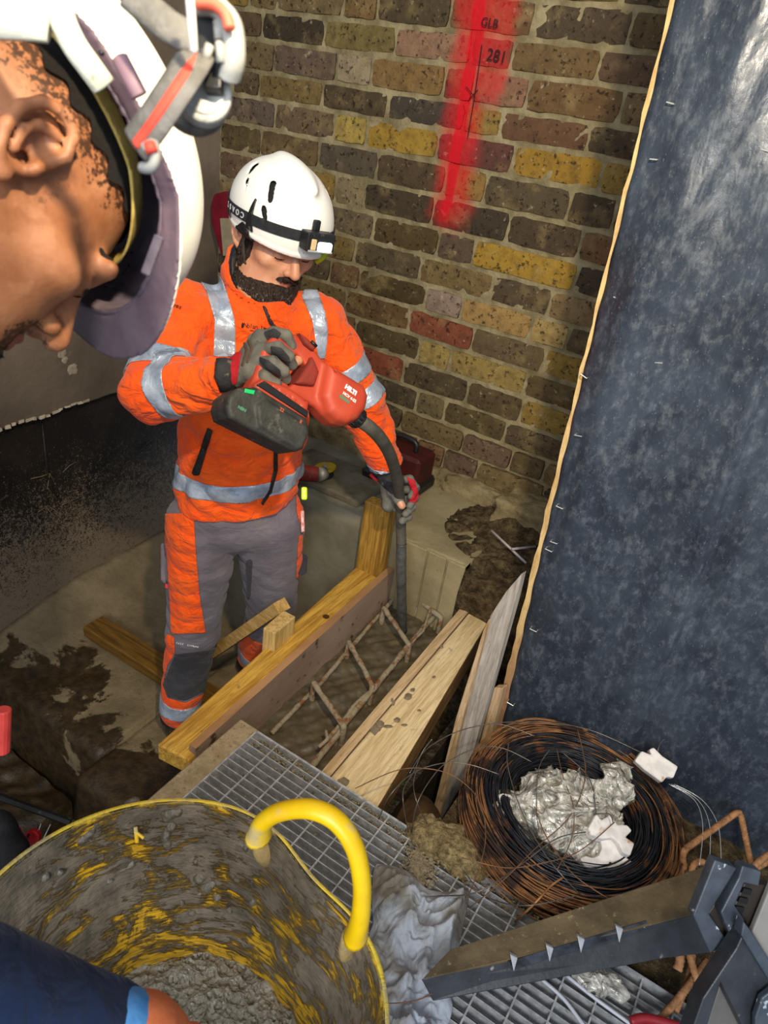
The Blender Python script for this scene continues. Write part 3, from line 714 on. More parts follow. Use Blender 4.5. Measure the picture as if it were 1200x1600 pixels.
# loose white rods on the ledge
for (x0, y0, x1, y1, lab) in ((768, 829, 822, 880, 'longer pale plastic rod lying on the soil by the board edge'), (800, 858, 836, 854, 'shorter pale rod half hidden behind the board edge')):
    o = MB().tube([atz(x0, y0, .80), atz(x1, y1, .775)], .004, 8).build('plastic_rod', M('pale_plastic', '#b9aeb0', '#9a8f90', 30, .5), None, True); tag(o, lab, 'rod')

# ============================================================ GRATING
ZG = .62
galv = NT('galvanised'); t = galv; c = t.mix(t.ramp(t.noise(60, 5, .7), .35, .7), '#9fa1a4', '#c6c7c8'); c = t.mix(t.math('MULTIPLY', t.ramp(t.noise(35, 5, .7, w=6), .58, .68), .55), c, '#6f6555'); t.bump(t.noise(150, 3), .2, .002); galv = t.out(c, t.math('ADD', .42, t.math('MULTIPLY', t.noise(30), .2)), .3, .5)
gr = empty('steel_grating', (-.15, .62, ZG)); tag(gr, 'galvanised steel floor grating with rectangular cells under the tub and coil', 'grating')
X0, X1, Y0, Y1 = -.735, .60, .10, .943
def plain(name, lo, hi, parent, mt=galv):
    o = MB().box(lo, hi).build(name, mt, None, False); keep(o, parent); return o
plain('frame_bar', (X0-.004, Y0, ZG-.035), (X0, Y1, ZG+.001), gr); plain('frame_bar', (X0, Y1, ZG-.035), (X1, Y1+.005, ZG+.002), gr)
plain('frame_bar', (X0, Y1-.026, ZG-.036), (X1, Y1, ZG-.032), gr)
me = MB().box((X0, -.0011, -.03), (X1, .0011, 0)); bb = me.build('bearing_bar', galv, None); bb.location = (0, 0, 0)
n = 0; y = Y1-.0193
proto = bb
while y > Y0:
    o = proto if n == 0 else bpy.data.objects.new('bearing_bar', proto.data)
    if n: COL.objects.link(o)
    o.parent = gr; o.matrix_parent_inverse = Matrix.Translation(Vector(gr.location)).inverted(); o.location = (0, y, ZG); n += 1; y -= .0193
me2 = MB().box((-.0016, Y0, -.006), (.0016, Y1, .0008)).build('cross_bar', galv, None); n = 0; x = X0+.062
while x < X1:
    o = me2 if n == 0 else bpy.data.objects.new('cross_bar', me2.data)
    if n: COL.objects.link(o)
    o.parent = gr; o.matrix_parent_inverse = Matrix.Translation(Vector(gr.location)).inverted(); o.location = (x, 0, ZG); n += 1; x += .0619
# crumbs of mortar on the grating
V = []; F = []
def crumb(b, c, r):
    k = len(b.V); rr = [r*random.uniform(.6, 1.3) for _ in range(6)]; D6 = [(1, 0, 0), (-1, 0, 0), (0, 1, 0), (0, -1, 0), (0, 0, .7), (0, 0, -.7)]
    R = Matrix.Rotation(random.random()*6, 3, (random.random(), random.random(), 1)); P = [np.array(c)+np.array(R@Vector(d))*q for d, q in zip(D6, rr)]
    b.add(P, [(0, 2, 4), (2, 1, 4), (1, 3, 4), (3, 0, 4), (2, 0, 5), (1, 2, 5), (3, 1, 5), (0, 3, 5)])
b = MB()
for _ in range(1500):
    x = random.uniform(X0+.01, .1); y = Y1 - abs(random.gauss(0, .016)) - .004
    crumb(b, (x, min(y, Y1-.003), ZG - random.uniform(0, .02)), random.uniform(.0015, .0045))
for _ in range(1200):
    a = random.random()*6.28; r = random.gauss(0, 1); p = atz(655+r*16*math.cos(a), 1355+r*22*math.sin(a), ZG+.002)
    crumb(b, p, random.uniform(.0015, .005))
for _ in range(300): crumb(b, (random.uniform(-.72, -.3), random.uniform(.6, .93), ZG-random.uniform(.0, .02)), random.uniform(.001, .003))
crumbs_mat = M('crumbs', '#8f8268', '#6a5f4a', 80, .95, bump=.3)
o = b.build('mortar_crumbs', crumbs_mat, None); tag(o, 'mortar crumbs caught along the far edge of the grating', 'rubble', kind='stuff')
# broken straw-coloured debris at the grating corner
t = NT('straw_debris'); c = t.mix(t.ramp(t.noise(60, 6, .75), .35, .7), '#5a4a2e', '#a89468'); t.bump(t.noise(80, 5, .7), .9, .015); straw = t.out(c, .95)
def deb(P): 
    c1 = atz(705, 1325, .62); return U(ell(P, c1, (.10, .05, .03)), ell(P, atz(672, 1308, .62), (.05, .03, .02)), .02) + nz(P, 45)*.008 + nz(P, 110)*.004
o, _, _ = soft('rubble_heap', deb, atz(705, 1325, .62)-np.array([.16, .10, .05]), atz(705, 1325, .62)+np.array([.14, .09, .07]), .005, straw); tag(o, 'straw coloured rubble heaped between grating and wire coil', 'rubble', kind='stuff')
# things down in the dark pit: a boulder of clay and leaves
o, _, _ = soft('clay_lump', lambda P: ell(P, (-.37, 1.16, .36), (.06, .07, .07)) + nz(P, 20)*.008, (-.47, 1.05, .26), (-.27, 1.27, .46), .007, M('brown_clay', '#5a4028', '#3d2b1a', 25, .9, bump=.5)); tag(o, 'rounded brown lump down in the dark gap beside the grey plank', 'rock')
for k, (x, y, a) in enumerate(((622, 1222, .5), (628, 1255, 1.2), (634, 1205, 2.2))):
    c0 = atz(x, y, .40); b = MB(); pts = []
    for i in range(7):
        q = i/6; w = .012*math.sin(math.pi*min(1, q+.05)); pts.append((q*.05, w))
    V = [c0+np.array([math.cos(a)*p-math.sin(a)*s*w, math.sin(a)*p+math.cos(a)*s*w, -.1*p+abs(w)*.3]) for s in (1, -1) for p, w in pts]
    b.add(V, [(i, i+1, i+8, i+7) for i in range(6)]); o = b.build('green_leaf', M('leaf', '#3f7a2a', '#2c5a1e', 40, .5), None, True)
    o.modifiers.new('t', 'SOLIDIFY').thickness = .0008; tag(o, ['small green leaf in the dark gap, middle one of three', 'small green leaf in the dark gap, nearest of three to the grating', 'small green leaf in the dark gap, farthest of three from the grating'][k], 'leaf', 'leaves in the dark gap')

# ============================================================ PEOPLE
def projv(P):
    v = P - O
    r = v[..., 0]*math.cos(YAW) + v[..., 1]*math.sin(YAW); f = -v[..., 0]*math.sin(YAW) + v[..., 1]*math.cos(YAW)
    c = f*math.cos(PITCH) - v[..., 2]*math.sin(PITCH); d = -(v[..., 2]*math.cos(PITCH) + f*math.sin(PITCH))
    X = FPX*r/c; D = FPX*d/c
    return 600 + X*math.cos(ROLL) - D*math.sin(ROLL), 800 + X*math.sin(ROLL) + D*math.cos(ROLL)
def poly2(x, y, poly):
    """signed distance to a polygon, negative inside"""
    n = len(poly); d = np.full(x.shape, 1e9); ins = np.zeros(x.shape, bool)
    for i in range(n):
        x0, y0 = poly[i]; x1, y1 = poly[(i+1) % n]; ex, ey = x1-x0, y1-y0
        h = np.clip(((x-x0)*ex+(y-y0)*ey)/(ex*ex+ey*ey+1e-12), 0, 1); d = np.minimum(d, np.hypot(x-x0-h*ex, y-y0-h*ey))
        cnd = ((y0 > y) != (y1 > y)); xi = x0+(y-y0)*ex/(ey if ey != 0 else 1e-9); ins ^= cnd & (x < xi)
    return np.where(ins, -d, d)
def seg(P, a, b):
    a = np.array(a, np.float32); b = np.array(b, np.float32); ab = b-a; q = P-a; t = (q@ab)/(ab@ab); h = np.clip(t, 0, 1)
    return L(q-h[..., None]*ab), t*np.linalg.norm(ab)
def panel(name, V, Q, poly, fn, off, mt, parent, thick=.0015, facing=True):
    """a sewn-on panel: the part of the garment inside an outline, on the side that was laid out"""
    x, y = projv(V); s = poly2(x, y, poly)*.0015
    if facing:
        N = grad(fn, V); s = np.maximum(s, -(N @ -AX)*0.02 - .002)
    return patch(name, V, Q, s, fn, off, mt, parent, thick)

def head_sdf(q, jaw=1.0, ear=True):
    x, y, z = q[..., 0], q[..., 1], q[..., 2]; ax = np.abs(x); m = np.stack([ax, y, z], -1)
    d = ell(q, (0, -.012, .040), (.076, .098, .088))
    d = U(d, ell(q, (0, .030, -.030), (.062, .066, .082)), .03)
    d = U(d, ell(q, (0, .045, -.080), (.040*jaw, .046, .034)), .025)
    d = U(d, ell(m, (.048, -.005, -.062), (.016, .035, .030)), .025)           # jaw corners
    d = U(d, ell(m, (.046, .058, -.018), (.022, .026, .018)), .018)            # cheekbones
    d = U(d, ell(m, (.026, .086, .022), (.030, .012, .010)), .012)             # brow
    d = S(d, sph(m, (.033, .106, .001), .017), .014)                           # sockets
    d = U(d, ell(m, (.0315, .0805, .000), (.0140, .0130, .0115)), .004)          # lids over the eyes
    d = S(d, ell(m, (.032, .098, -.002), (.011, .003, .0012)), .002)
    d = U(d, cap(q, (0, .092, .014), (0, .114, -.026), .007, .011), .010)      # nose
    d = U(d, sph(m, (.0115, .101, -.029), .0085), .006)
    d = S(d, sph(m, (.0065, .108, -.037), .0040), .003)
    d = U(d, cap(m, (0, .096, -.052), (.020, .086, -.056), .0055, .003), .004) # lips
    d = U(d, cap(m, (0, .094, -.062), (.017, .085, -.060), .0065, .003), .004)
    d = S(d, cap(m, (0, .104, -.0572), (.022, .090, -.058), .0016), .003)
    d = U(d, ell(q, (0, .082, -.092), (.020, .014, .014)), .012)               # chin
    if ear:
        e = ell(m, (.079, -.013, .000), (.0055, .021, .030))
        e = S(e, ell(m, (.087, -.010, .000), (.009, .0135, .0215)), .003)
        hx = [(.079, .004, .000), (.085, .006, .016), (.089, -.003, .029), (.091, -.016, .030), (.092, -.027, .019), (.092, -.030, .002), (.090, -.025, -.014), (.086, -.015, -.027), (.082, -.005, -.031)]
        for a_, b_ in zip(hx[:-1], hx[1:]): e = U(e, cap(m, a_, b_, .0042, .0042), .0025)
        ah = [(.085, -.007, .019), (.087, -.017, .010), (.088, -.019, -.004), (.086, -.012, -.016)]
        for a_, b_ in zip(ah[:-1], ah[1:]): e = U(e, cap(m, a_, b_, .0034), .003)
        e = U(e, ell(m, (.083, .003, -.008), (.005, .005, .007)), .003); e = U(e, ell(m, (.082, -.006, -.030), (.0045, .008, .008)), .004)
        d = U(d, e, .005)
        d = S(d, ell(m, (.082, -.006, -.008), (.009, .0050, .0060)), .003)
    return d
class Frame:
    def __init__(s, o, f, u):
        s.o = np.array(o, float); f = np.array(f, float); f /= np.linalg.norm(f); u = np.array(u, float); u -= f*u.dot(f); u /= np.linalg.norm(u)
        s.f, s.u, s.r = f, u, np.cross(f, u); s.B = np.stack([s.r, s.f, s.u]).astype(np.float32)
    def to(s, P): return (P - s.o.astype(np.float32)) @ s.B.T
    def w(s, x, y, z): return s.o + s.r*x + s.f*y + s.u*z
    def d(s, x, y, z): return s.r*x + s.f*y + s.u*z
def bounds(pts, m): A = np.array(pts); return A.min(0)-m, A.max(0)+m

# ---------------- cloth and skin materials
def cloth(name, c1, c2, dirt=None, rough=.85, fold=.5):
    t = NT(name); c = t.mix(t.ramp(t.noise(9, 4), .3, .7), c1, c2)
    if dirt: c = t.mix(t.math('MULTIPLY', t.ramp(t.noise(14, 6, .65, w=7), .55, .75), .6), c, dirt)
    t.bump(t.noise(18, 3, .5, dist=1.2, stretch=(1, 1, 1.6)), fold, .02); t.bump(t.noise(420, 2), .15, .001)
    m = t.out(c, rough, 0, .25); t.b.inputs['Sheen Weight'].default_value = .15; return m
orange = cloth('hi_vis_orange', '#ff6210', '#fb5206', None, .7, .85)
greyc = cloth('grey_work_cloth', '#78727c', '#655f69', '#857b70', .9, .4); blackc = cloth('charcoal_cloth', '#3d3d44', '#2e2e34', '#5a554c')
navy = cloth('navy_cloth', '#141a2c', '#0d1220', None, .9, .5)
t = NT('reflective_tape'); c = t.mix(t.ramp(t.noise(30, 4), .3, .7), '#b9c4d4', '#93a2b6'); c = t.mix(t.math('MULTIPLY', t.ramp(t.noise(20, 5, .7, w=3), .6, .75), .5), c, '#747a82'); t.bump(t.noise(25, 3, .6, dist=1.5), .4, .01); tape = t.out(c, .4, .25, .6)
def skin(name, c1, c2, c3, spec=.45, rough=.45, stub=None):
    t = NT(name); c = t.mix(t.ramp(t.noise(22, 5, .6), .3, .7), c1, c2); c = t.mix(t.math('MULTIPLY', t.ramp(t.noise(60, 4, w=4), .5, .7), .35), c, c3)
    t.bump(t.noise(260, 3, .7), .22, .0012); t.bump(t.noise(45, 3), .12, .004)
    if stub is not None: c = stub(t, c)
    m = t.out(c, rough, 0, spec); t.b.inputs['Subsurface Weight'].default_value = .08; t.b.inputs['Subsurface Radius'].default_value = (.01, .004, .002); return m
skin_pale = skin('light_skin', '#d39c7c', '#c48a6a', '#b56f55')
def glossy(name, c, rough=.35, c3=None): return M(name, c, None, 20, rough, bump=.1, spec=.5, c3=c3, s3=70, t3=(.62, .72), bd=.002)
white_shell = glossy('white_shell', '#efeee6', .38); black_pl = glossy('black_plastic', '#17181a', .45, '#4c4a44'); dark_in = glossy('dark_liner', '#0f0f12', .8)

# ---------------- the man in orange in the pit
RSj, LSj = atd(290, 492, 1.60), atd(497, 505, 1.745)
REj, RWj = atd(243, 612, 1.49), atd(352, 590, 1.395)
LEj, LWj = atd(562, 625, 1.85), atd(602, 725, 1.955)
RHj, RKj, RAj = atz(318, 815, .88), atz(302, 985, .47), atz(280, 1120, .10)
LHj, LKj, LAj = atz(420, 812, .88), atz(424, 950, .47), atz(398, 1035, .10)
CH = (RSj+LSj)/2; PE = (RHj+LHj)/2; sd = LSj-RSj; sd[2] = 0; sd /= np.linalg.norm(sd); fw = np.cross(sd, [0, 0, 1.]); 
if fw[0] < 0: fw = -fw
NB = CH + np.array([0, 0, .06]) + fw*.015
HC = atd(431, 370, 1.595)
HF = Frame(HC, cv(.50, .72, .48), cv(.40, -.63, .66))
man = empty('person', tuple((RAj+LAj)/2*np.array([1, 1, 0])))
tag(man, 'man in orange jacket and white helmet bending over the form, running the vibrator hose', 'person')
def footp(A, knee):
    d = np.array([.93, -.37, 0]); return A + np.array([0, 0, -.05]) + d*.13, A + np.array([0, 0, -.045]) - d*.05
def body_fn(P):
    d = head_sdf(HF.to(P))
    neck = cap(P, NB, HC + HF.d(0, -.03, -.03), .062, .056); d = U(d, neck, .03)
    tor = cap(P, PE+[0, 0, .05], CH-[0, 0, .06], .10, .105, sd, 1.4); d = U(d, tor, .04)
    for s_, e_, w_ in ((RSj, REj, RWj), (LSj, LEj, LWj)): d = U(d, cap(P, s_, e_, .052, .042), .03); d = U(d, cap(P, e_, w_, .040, .028), .01)
    for h_, k_, a_ in ((RHj, RKj, RAj), (LHj, LKj, LAj)):
        d = U(d, cap(P, h_, k_, .078, .052), .03); d = U(d, cap(P, k_, a_, .050, .036), .01)
        t_, hl = footp(a_, k_); d = U(d, cap(P, hl, t_, .034, .030), .02)
    return d
pts = [HF.w(0, .12, .13), HF.w(0, -.12, .13), HF.w(0, 0, -.12), RSj, LSj, REj, LEj, RWj, LWj]
lo, hi = bounds([RHj, LHj, RKj, LKj, RAj+[.15, -.1, -.09], LAj+[.15, -.1, -.09], RSj, LSj, REj, LEj, RWj, LWj, HC], .13)
soft('body', body_fn, lo, hi, .011, skin_pale, man)
lo, hi = bounds([HF.w(.1, .13, .14), HF.w(-.1, -.12, .14), HF.w(.1, .12, -.13), HF.w(-.1, -.1, -.13), HF.w(.1, -.12, .0), HF.w(-.1, .13, 0)], .01)
hfn = lambda P: U(head_sdf(HF.to(P))-.0008, cap(P, NB, HC + HF.d(0, -.03, -.03), .0625, .0565), .03)
o, HV, HQ = soft('face', hfn, lo, hi, .0032, skin_pale, man)
q = HF.to(HV.astype(np.float32))
# beard, moustache, cropped hair
hair_m = NT('dark_hair'); t = hair_m; n1 = t.noise(240, 4, .8, stretch=(1, 1, .3)); c = t.mix(t.ramp(n1, .4, .65), '#1c1512', '#4a3a30'); c = t.mix(t.math('MULTIPLY', t.ramp(t.noise(300, 3, .8, w=5, stretch=(1, 1, .35)), .55, .65), t.attr('grey')), c, '#8b847c'); t.bump(n1, .9, .006); hair_m = t.out(c, .8, 0, .3)
def beard_fn(P):
    q = HF.to(P); m = np.stack([np.abs(q[..., 0]), q[..., 1], q[..., 2]], -1)
    g = ell(m, (.0, .030, -.096), (.092, .100, .046)); g = U(g, ell(m, (.066, .014, -.030), (.026, .017, .046)), .012)
    g = U(g, ell(m, (.014, .10, -.0465), (.026, .03, .0062)), .006); g = S(g, ell(q, (0, .10, -.0575), (.0165, .03, .0058)), .003); g = S(g, ell(m, (.036, .080, -.028), (.024, .03, .022)), .01)
    d = np.minimum(hfn(P)-.0075, ell(q, (0, .066, -.104), (.038, .034, .028)))
    return np.maximum(d + nz(P, 160)*.0026 + nz(P, 330, 3)*.0016, g + nz(P, 230, 4)*.002)
o, _, _ = soft('beard', beard_fn, lo-.01, hi+.01, .0032, hair_m, man, {'grey': lambda V: np.clip(-(HF.to(V)[..., 2]+.068)/.03, 0, .95)})
patch('hair', HV, HQ, np.maximum.reduce([q[:, 1]-.004*np.sin(q[:, 2]*400)-.012, -(q[:, 2]+.045), np.where(L(q*np.array([0, 1, 1])-np.array([0, -.012, -.002])) < .034, .01, -.01)]).astype(float), hfn, .004, hair_m, man, 0)
patch('lips', HV, HQ, ell(np.abs(q)*np.array([1, 1, -1]), (0, .10, -.0585), (.019, .02, .0070)).astype(float), hfn, .0006, M('lips', '#a5604c', '#8f5040', 80, .4), man, 0)
brow = M('eyebrow', '#1d1512', '#2d221c', 200, .9, bump=.6)
patch('eyebrow', HV, HQ, ell(np.stack([np.abs(q[:, 0]), q[:, 1], q[:, 2]], -1), (.032, .09, .0235), (.020, .03, .0042)).astype(float), hfn, .0018, brow, man, 0)
patch('eyelash', HV, HQ, ell(np.stack([np.abs(q[:, 0]), q[:, 1], q[:, 2]], -1), (.032, .098, -.0025), (.014, .03, .0016)).astype(float), hfn, .0008, brow, man, 0)

# jacket
REo, LEo = REj + np.array([0, 0, 0]), LEj
def jacket_parts(P):
    tor = cap(P, PE+[0, 0, .09], CH-[0, 0, .10], .128, .124, sd, 1.30)
    tor = U(tor, cap(P, RSj*.8+LSj*.2-[0, 0, .02], LSj*.8+RSj*.2-[0, 0, .02], .078), .05)
    ra = cap(P, RSj, REj, .074, .068); ra = U(ra, cap(P, REj, RWj, .066, .045), .015)
    la = cap(P, LSj, LEj, .072, .066); la = U(la, cap(P, LEj, LWj, .064, .046), .015)
    return tor, ra, la
def wr(P, s=1.0):
    a = nz(P*np.array([1, 1, 1.5], np.float32), 13, 1); b = nz(P, 27, 5); return -s*(.013*np.abs(a)**.6 + .006*np.abs(b)**.8) + .009*s
def jacket_fn(P):
    tor, ra, la = jacket_parts(P); d = U(U(tor, ra, .03), la, .03)
    d = U(d, cap(P, NB-[0, 0, .03], NB-fw*.006+[0, 0, .052], .082, .078), .03)      # collar
    d = d + wr(P)
    for W_, E_ in ((RWj, REj), (LWj, LEj)):
        ax = (W_-E_)/np.linalg.norm(W_-E_); t = (P-W_.astype(np.float32))@ax.astype(np.float32); near = L(P-W_.astype(np.float32)) < .12
        d = np.where(near, d - .004*np.cos(t*420)*np.exp(-(t/.03)**2), d); d = np.where(near, np.maximum(d, t-.005), d)
    d = S(d, cap(P, NB+[0, 0, .04]+fw*.012, NB+fw*.075+[0, 0, .15], .068, .092), .006); d = np.maximum(d, ((P-(NB+[0, 0, .088]).astype(np.float32))@np.array([fw[0]*.5, fw[1]*.5, 1], np.float32)))                                          # neck opening
    hem = P[..., 2] - (0.955 + .02*((P-PE.astype(np.float32))@sd.astype(np.float32))/.2); dd = np.maximum(d, -hem) 
    return np.where(L((P-CH.astype(np.float32))*np.array([1, 1, 0], np.float32)) < .4, dd, d)
lo, hi = bounds([PE-[0, 0, -.05], RSj, LSj, REj, LEj, RWj, LWj, NB+[0, 0, .04]], .10); lo -= .06; hi += .02; hi[:2] += .06; lo[2] += .06
jk, JV, JQ = soft('jacket', jacket_fn, lo, hi, .0062, orange, man)
Jf = JV.astype(np.float32); tor, ra, la = jacket_parts(Jf); lat = (Jf-CH.astype(np.float32))@sd.astype(np.float32)
dR1, tR1 = seg(Jf, RSj, REj); dR2, tR2 = seg(Jf, REj, RWj); dL1, tL1 = seg(Jf, LSj, LEj); dL2, tL2 = seg(Jf, LEj, LWj)
lR = np.linalg.norm(REj-RSj); lL = np.linalg.norm(LEj-LSj); inR = np.minimum(ra-tor, ra-la); inT = np.maximum(tor-ra, tor-la)
T_ = dict(fn=jacket_fn, off=.0012, mt=tape, parent=man)
def band(s): patch('reflective_band', JV, JQ, s.astype(float), jacket_fn, .0012, tape, man, .0012)
band(np.maximum.reduce([np.abs(tR1-lR*.80)-.022, ra-tor+.004, dR1-dR2-.012]))
band(np.maximum.reduce([np.abs(tR2-.058)-.022, ra-tor+.004, dR2-dR1-.004]))
band(np.maximum.reduce([np.abs(tL1-lL*.62)-.022, la-tor+.004, dL1-dL2-.02])); band(np.maximum.reduce([np.abs(tL1-lL*.93)-.022, la-tor+.004, dL1-dL2-.03]))
zb = 1.045 + .05*np.clip(lat, -1, 1)
band(np.maximum(np.abs(JV[:, 2]-zb)-.024, tor-ra-.01))
# braces over the shoulders, front zip, pocket zips
for poly in ([(317, 408), (297, 417), (322, 455), (335, 500), (333, 558), (368, 558), (367, 500), (350, 440), (333, 412)], [(478, 448), (471, 462), (487, 500), (497, 560), (507, 560), (512, 520), (508, 490), (495, 452)]):
    panel('reflective_brace', JV, JQ, poly, jacket_fn, .0014, tape, man)
zipm = M('zip_black', '#17120f', '#2b2320', 120, .5, bump=.4)
panel('front_zip', JV, JQ, [(410, 478), (415, 478), (424, 500), (442, 522), (438, 526), (420, 505)], jacket_fn, .002, zipm, man)
panel('front_zip', JV, JQ, [(427, 700), (433, 699), (433, 735), (424, 768), (410, 790), (407, 786), (420, 764), (427, 735)], jacket_fn, .002, zipm, man)
panel('pocket_zip', JV, JQ, [(325, 668), (333, 672), (312, 742), (300, 742)], jacket_fn, .002, zipm, man)
# printed name on chest and sleeve
def on_surface(x, y, fn, d0=1.2, d1=2.2):
    ds = np.arange(d0, d1, .002); P = np.array([atd(x, y, d) for d in ds], np.float32); f = fn(P); k = np.argmax(f < 0); return P[k].astype(float)
def print_on(parent, body, x, y, x2, y2, size, fn, mt, name='printed_lettering', lift=.003, d0=1.2, d1=2.2, **k):
    """flat print: lettering laid on the cloth between two spots, each letter following the surface"""
    n = len(body); vs = []
    for i, ch in enumerate(body):
        if ch == ' ': continue
        u = (i+.5)/n; px, py = x+(x2-x)*u, y+(y2-y)*u
        P = on_surface(px, py, fn, d0, d1); N = grad(fn, P[None].astype(np.float32))[0]; q = on_surface(px+(x2-x)/n, py+(y2-y)/n, fn, d0, d1); ax = q-P
        if N @ AX > 0 or np.linalg.norm(ax) > .06: ax = CR*(x2-x)+CD*(y2-y)
        ay = np.cross(N, ax)
        vs.append(text(name, ch, size, mt, P+N*lift, ax, ay, None, .0006, **k))
    me = bpy.data.meshes.new(name); import bmesh as bmm; bm = bmm.new()
    for o in vs: bm.from_mesh(o.data); bpy.data.objects.remove(o)
    bm.to_mesh(me); bm.free(); me.materials.append(mt); o = bpy.data.objects.new(name, me); COL.objects.link(o); keep(o, parent); return o
ink = M('black_print', '#1a0f0a', rough=.7, bump=0)
print_on(man, 'Nolan James', 382, 508, 426, 515, .0145, jacket_fn, ink)
panel('printed_lettering', JV, JQ, [(379, 503), (382, 508), (379, 514), (376, 508)], jacket_fn, .001, ink, man, .0004)
panel('printed_lettering', JV, JQ, [(390, 515), (405, 518.2), (422, 519.5), (422, 520.8), (404, 519.8), (390, 516.5)], jacket_fn, .001, ink, man, .0004)
print_on(man, 'Nolan James', 240, 466, 284, 482, .0145, jacket_fn, ink)
# inner navy collar
ncol = lambda P: np.maximum(S(cap(P, NB-[0, 0, .03], NB-fw*.006+[0, 0, .060], .0700, .0705), cap(P, NB+[0, 0, .03]+fw*.012, NB+fw*.06+[0, 0, .16], .060, .085), .004) + nz(P, 40)*.001, ((P-(NB+[0, 0, .100]).astype(np.float32))@np.array([fw[0]*.45, fw[1]*.45, 1], np.float32)))
lo, hi = bounds([NB, NB+[0, 0, .06]], .10); soft('inner_collar', ncol, lo, hi, .0045, navy, man)

# trousers
def tr_fn(P):
    d = cap(P, PE+[0, 0, .03], PE+[0, 0, .14], .112, .115, sd, 1.30)
    for h_, k_, a_, w in ((RHj, RKj, RAj, 1), (LHj, LKj, LAj, 1)):
        leg = U(cap(P, h_, k_, .100, .076), cap(P, k_, a_+[0, 0, .04], .074, .060), .02); d = U(d, leg, .02)
    a = nz(P*np.array([1, 1, 2.2], np.float32), 10, 3); d = d - .009*np.abs(a)**.7 + .004 - .003*np.abs(nz(P, 30, 2))
    return np.maximum(d, .085-P[..., 2])
lo, hi = bounds([PE+[0, 0, .10], RHj, LHj, RKj, LKj, RAj, LAj], .13); lo[2] = .06
trs, TV, TQ = soft('trousers', tr_fn, lo, hi, .0068, greyc, man)
Tf = TV.astype(np.float32)
def lp(poly, mt, name='trouser_panel', off=.0015): return panel(name, TV, TQ, poly, tr_fn, off, mt, man)
lp([(253, 803), (303, 802), (306, 860), (312, 930), (321, 988), (268, 990), (266, 940), (262, 870)], orange)
lp([(262, 990), (272, 995), (274, 1020), (262, 1040), (255, 1070), (262, 1090), (290, 1098), (325, 1080), (328, 1100), (300, 1135), (240, 1140), (236, 1080), (246, 1030)], orange)
lp([(274, 1022), (338, 1014), (340, 1040), (320, 1078), (290, 1094), (264, 1088), (256, 1068)], blackc, 'knee_panel', .0022)
band2 = lambda A, K: None
for K_, A_ in ((RKj, RAj), (LKj, LAj)):
    dd, tt = seg(Tf, K_, A_); ln = np.linalg.norm(A_-K_); od = seg(Tf, *((LKj, LAj) if K_ is RKj else (RKj, RAj)))[0]
    patch('reflective_band', TV, TQ, np.maximum.reduce([np.abs(tt-ln*.80)-.026, dd-od, TV[:, 2]-.4]).astype(float), tr_fn, .004, tape, man, .0012)
dd, tt = seg(Tf, LKj, LAj); od = seg(Tf, RKj, RAj)[0]
patch('trouser_panel', TV, TQ, np.maximum.reduce([.13-tt, dd-od, TV[:, 2]-.45]).astype(float), tr_fn, .0015, orange, man)
lp([(462, 768), (470, 768), (474, 812), (468, 818), (463, 800)], orange); lp([(466, 838), (472, 834), (473, 870), (468, 905), (462, 902)], orange)
lp([(385, 876), (395, 872), (392, 930), (388, 940)], blackc)
print_on(man, '////  LIVERC', 276, 1004, 310, 1010, .0085, tr_fn, M('white_print', '#eeeeea', rough=.6, bump=0), d0=1.2, d1=2.4, bold=.0004)
# hip pocket flap and tools hanging on the far thigh
b = MB(); p = on_surface(470, 880, tr_fn)
fr = (p-AX*.0, CR, CD, -AX)
b.prism([(-.004, -.035), (.020, -.022), (.018, .030), (.004, .038), (-.006, .036)], (p, CR, CD, -AX), .018, -.02); b.build('holster_pocket', blackc, man, False, .004)
b = MB().prism([(-.006, -.03), (.004, -.032), (.006, .028), (-.004, .03)], (on_surface(466, 815, tr_fn)+CR*.012, CR, CD, -AX), .014, -.01); o = b.build('safety_knife', M('knife_white', '#e6e2dc', '#d8422a', 90, .4, bump=0), man, False, .003)
b = MB().prism([(-.005, -.012), (.005, -.012), (.005, .010), (-.005, .010)], (on_surface(468, 772, tr_fn)+CR*.008, CR, CD, -AX), .010, -.006); b.build('marker_cap', glossy('lime', '#b5d31d'), man, False, .003)
b = MB().prism([(-.010, -.055), (.006, -.06), (.010, .03), (.004, .06), (-.010, .05)], (on_surface(258, 880, tr_fn)-CR*.004, CR, CD, -AX), .03, -.03); b.build('side_pocket', greyc, man, False, .005)
o = MB().prism([(-.005, -.006), (.005, -.006), (.005, .007), (-.005, .007)], (on_surface(263, 915, tr_fn)-AX*.004-CR*.002, CR, CD, -AX), .004).build('red_badge', glossy('red_badge', '#d5202e'), man, False, .001)
# boots
boot = M('boot_leather', '#3a2c20', '#241b14', 30, .7, bump=.4, c3='#6f6048', s3=40)
for A_, K_ in ((RAj, RKj), (LAj, LKj)):
    t_, hl = footp(A_, K_)
    bf = lambda P: np.maximum(U(U(cap(P, hl, t_, .044, .042), sph(P, t_+[.01, 0, .005], .043), .02), cap(P, A_+[0, 0, .02], A_+[0, 0, .10], .048, .052), .02), .002-P[..., 2])
    lo, hi = bounds([t_, hl, A_+[0, 0, .1]], .07); soft('boot', bf, lo, hi, .007, boot, man)

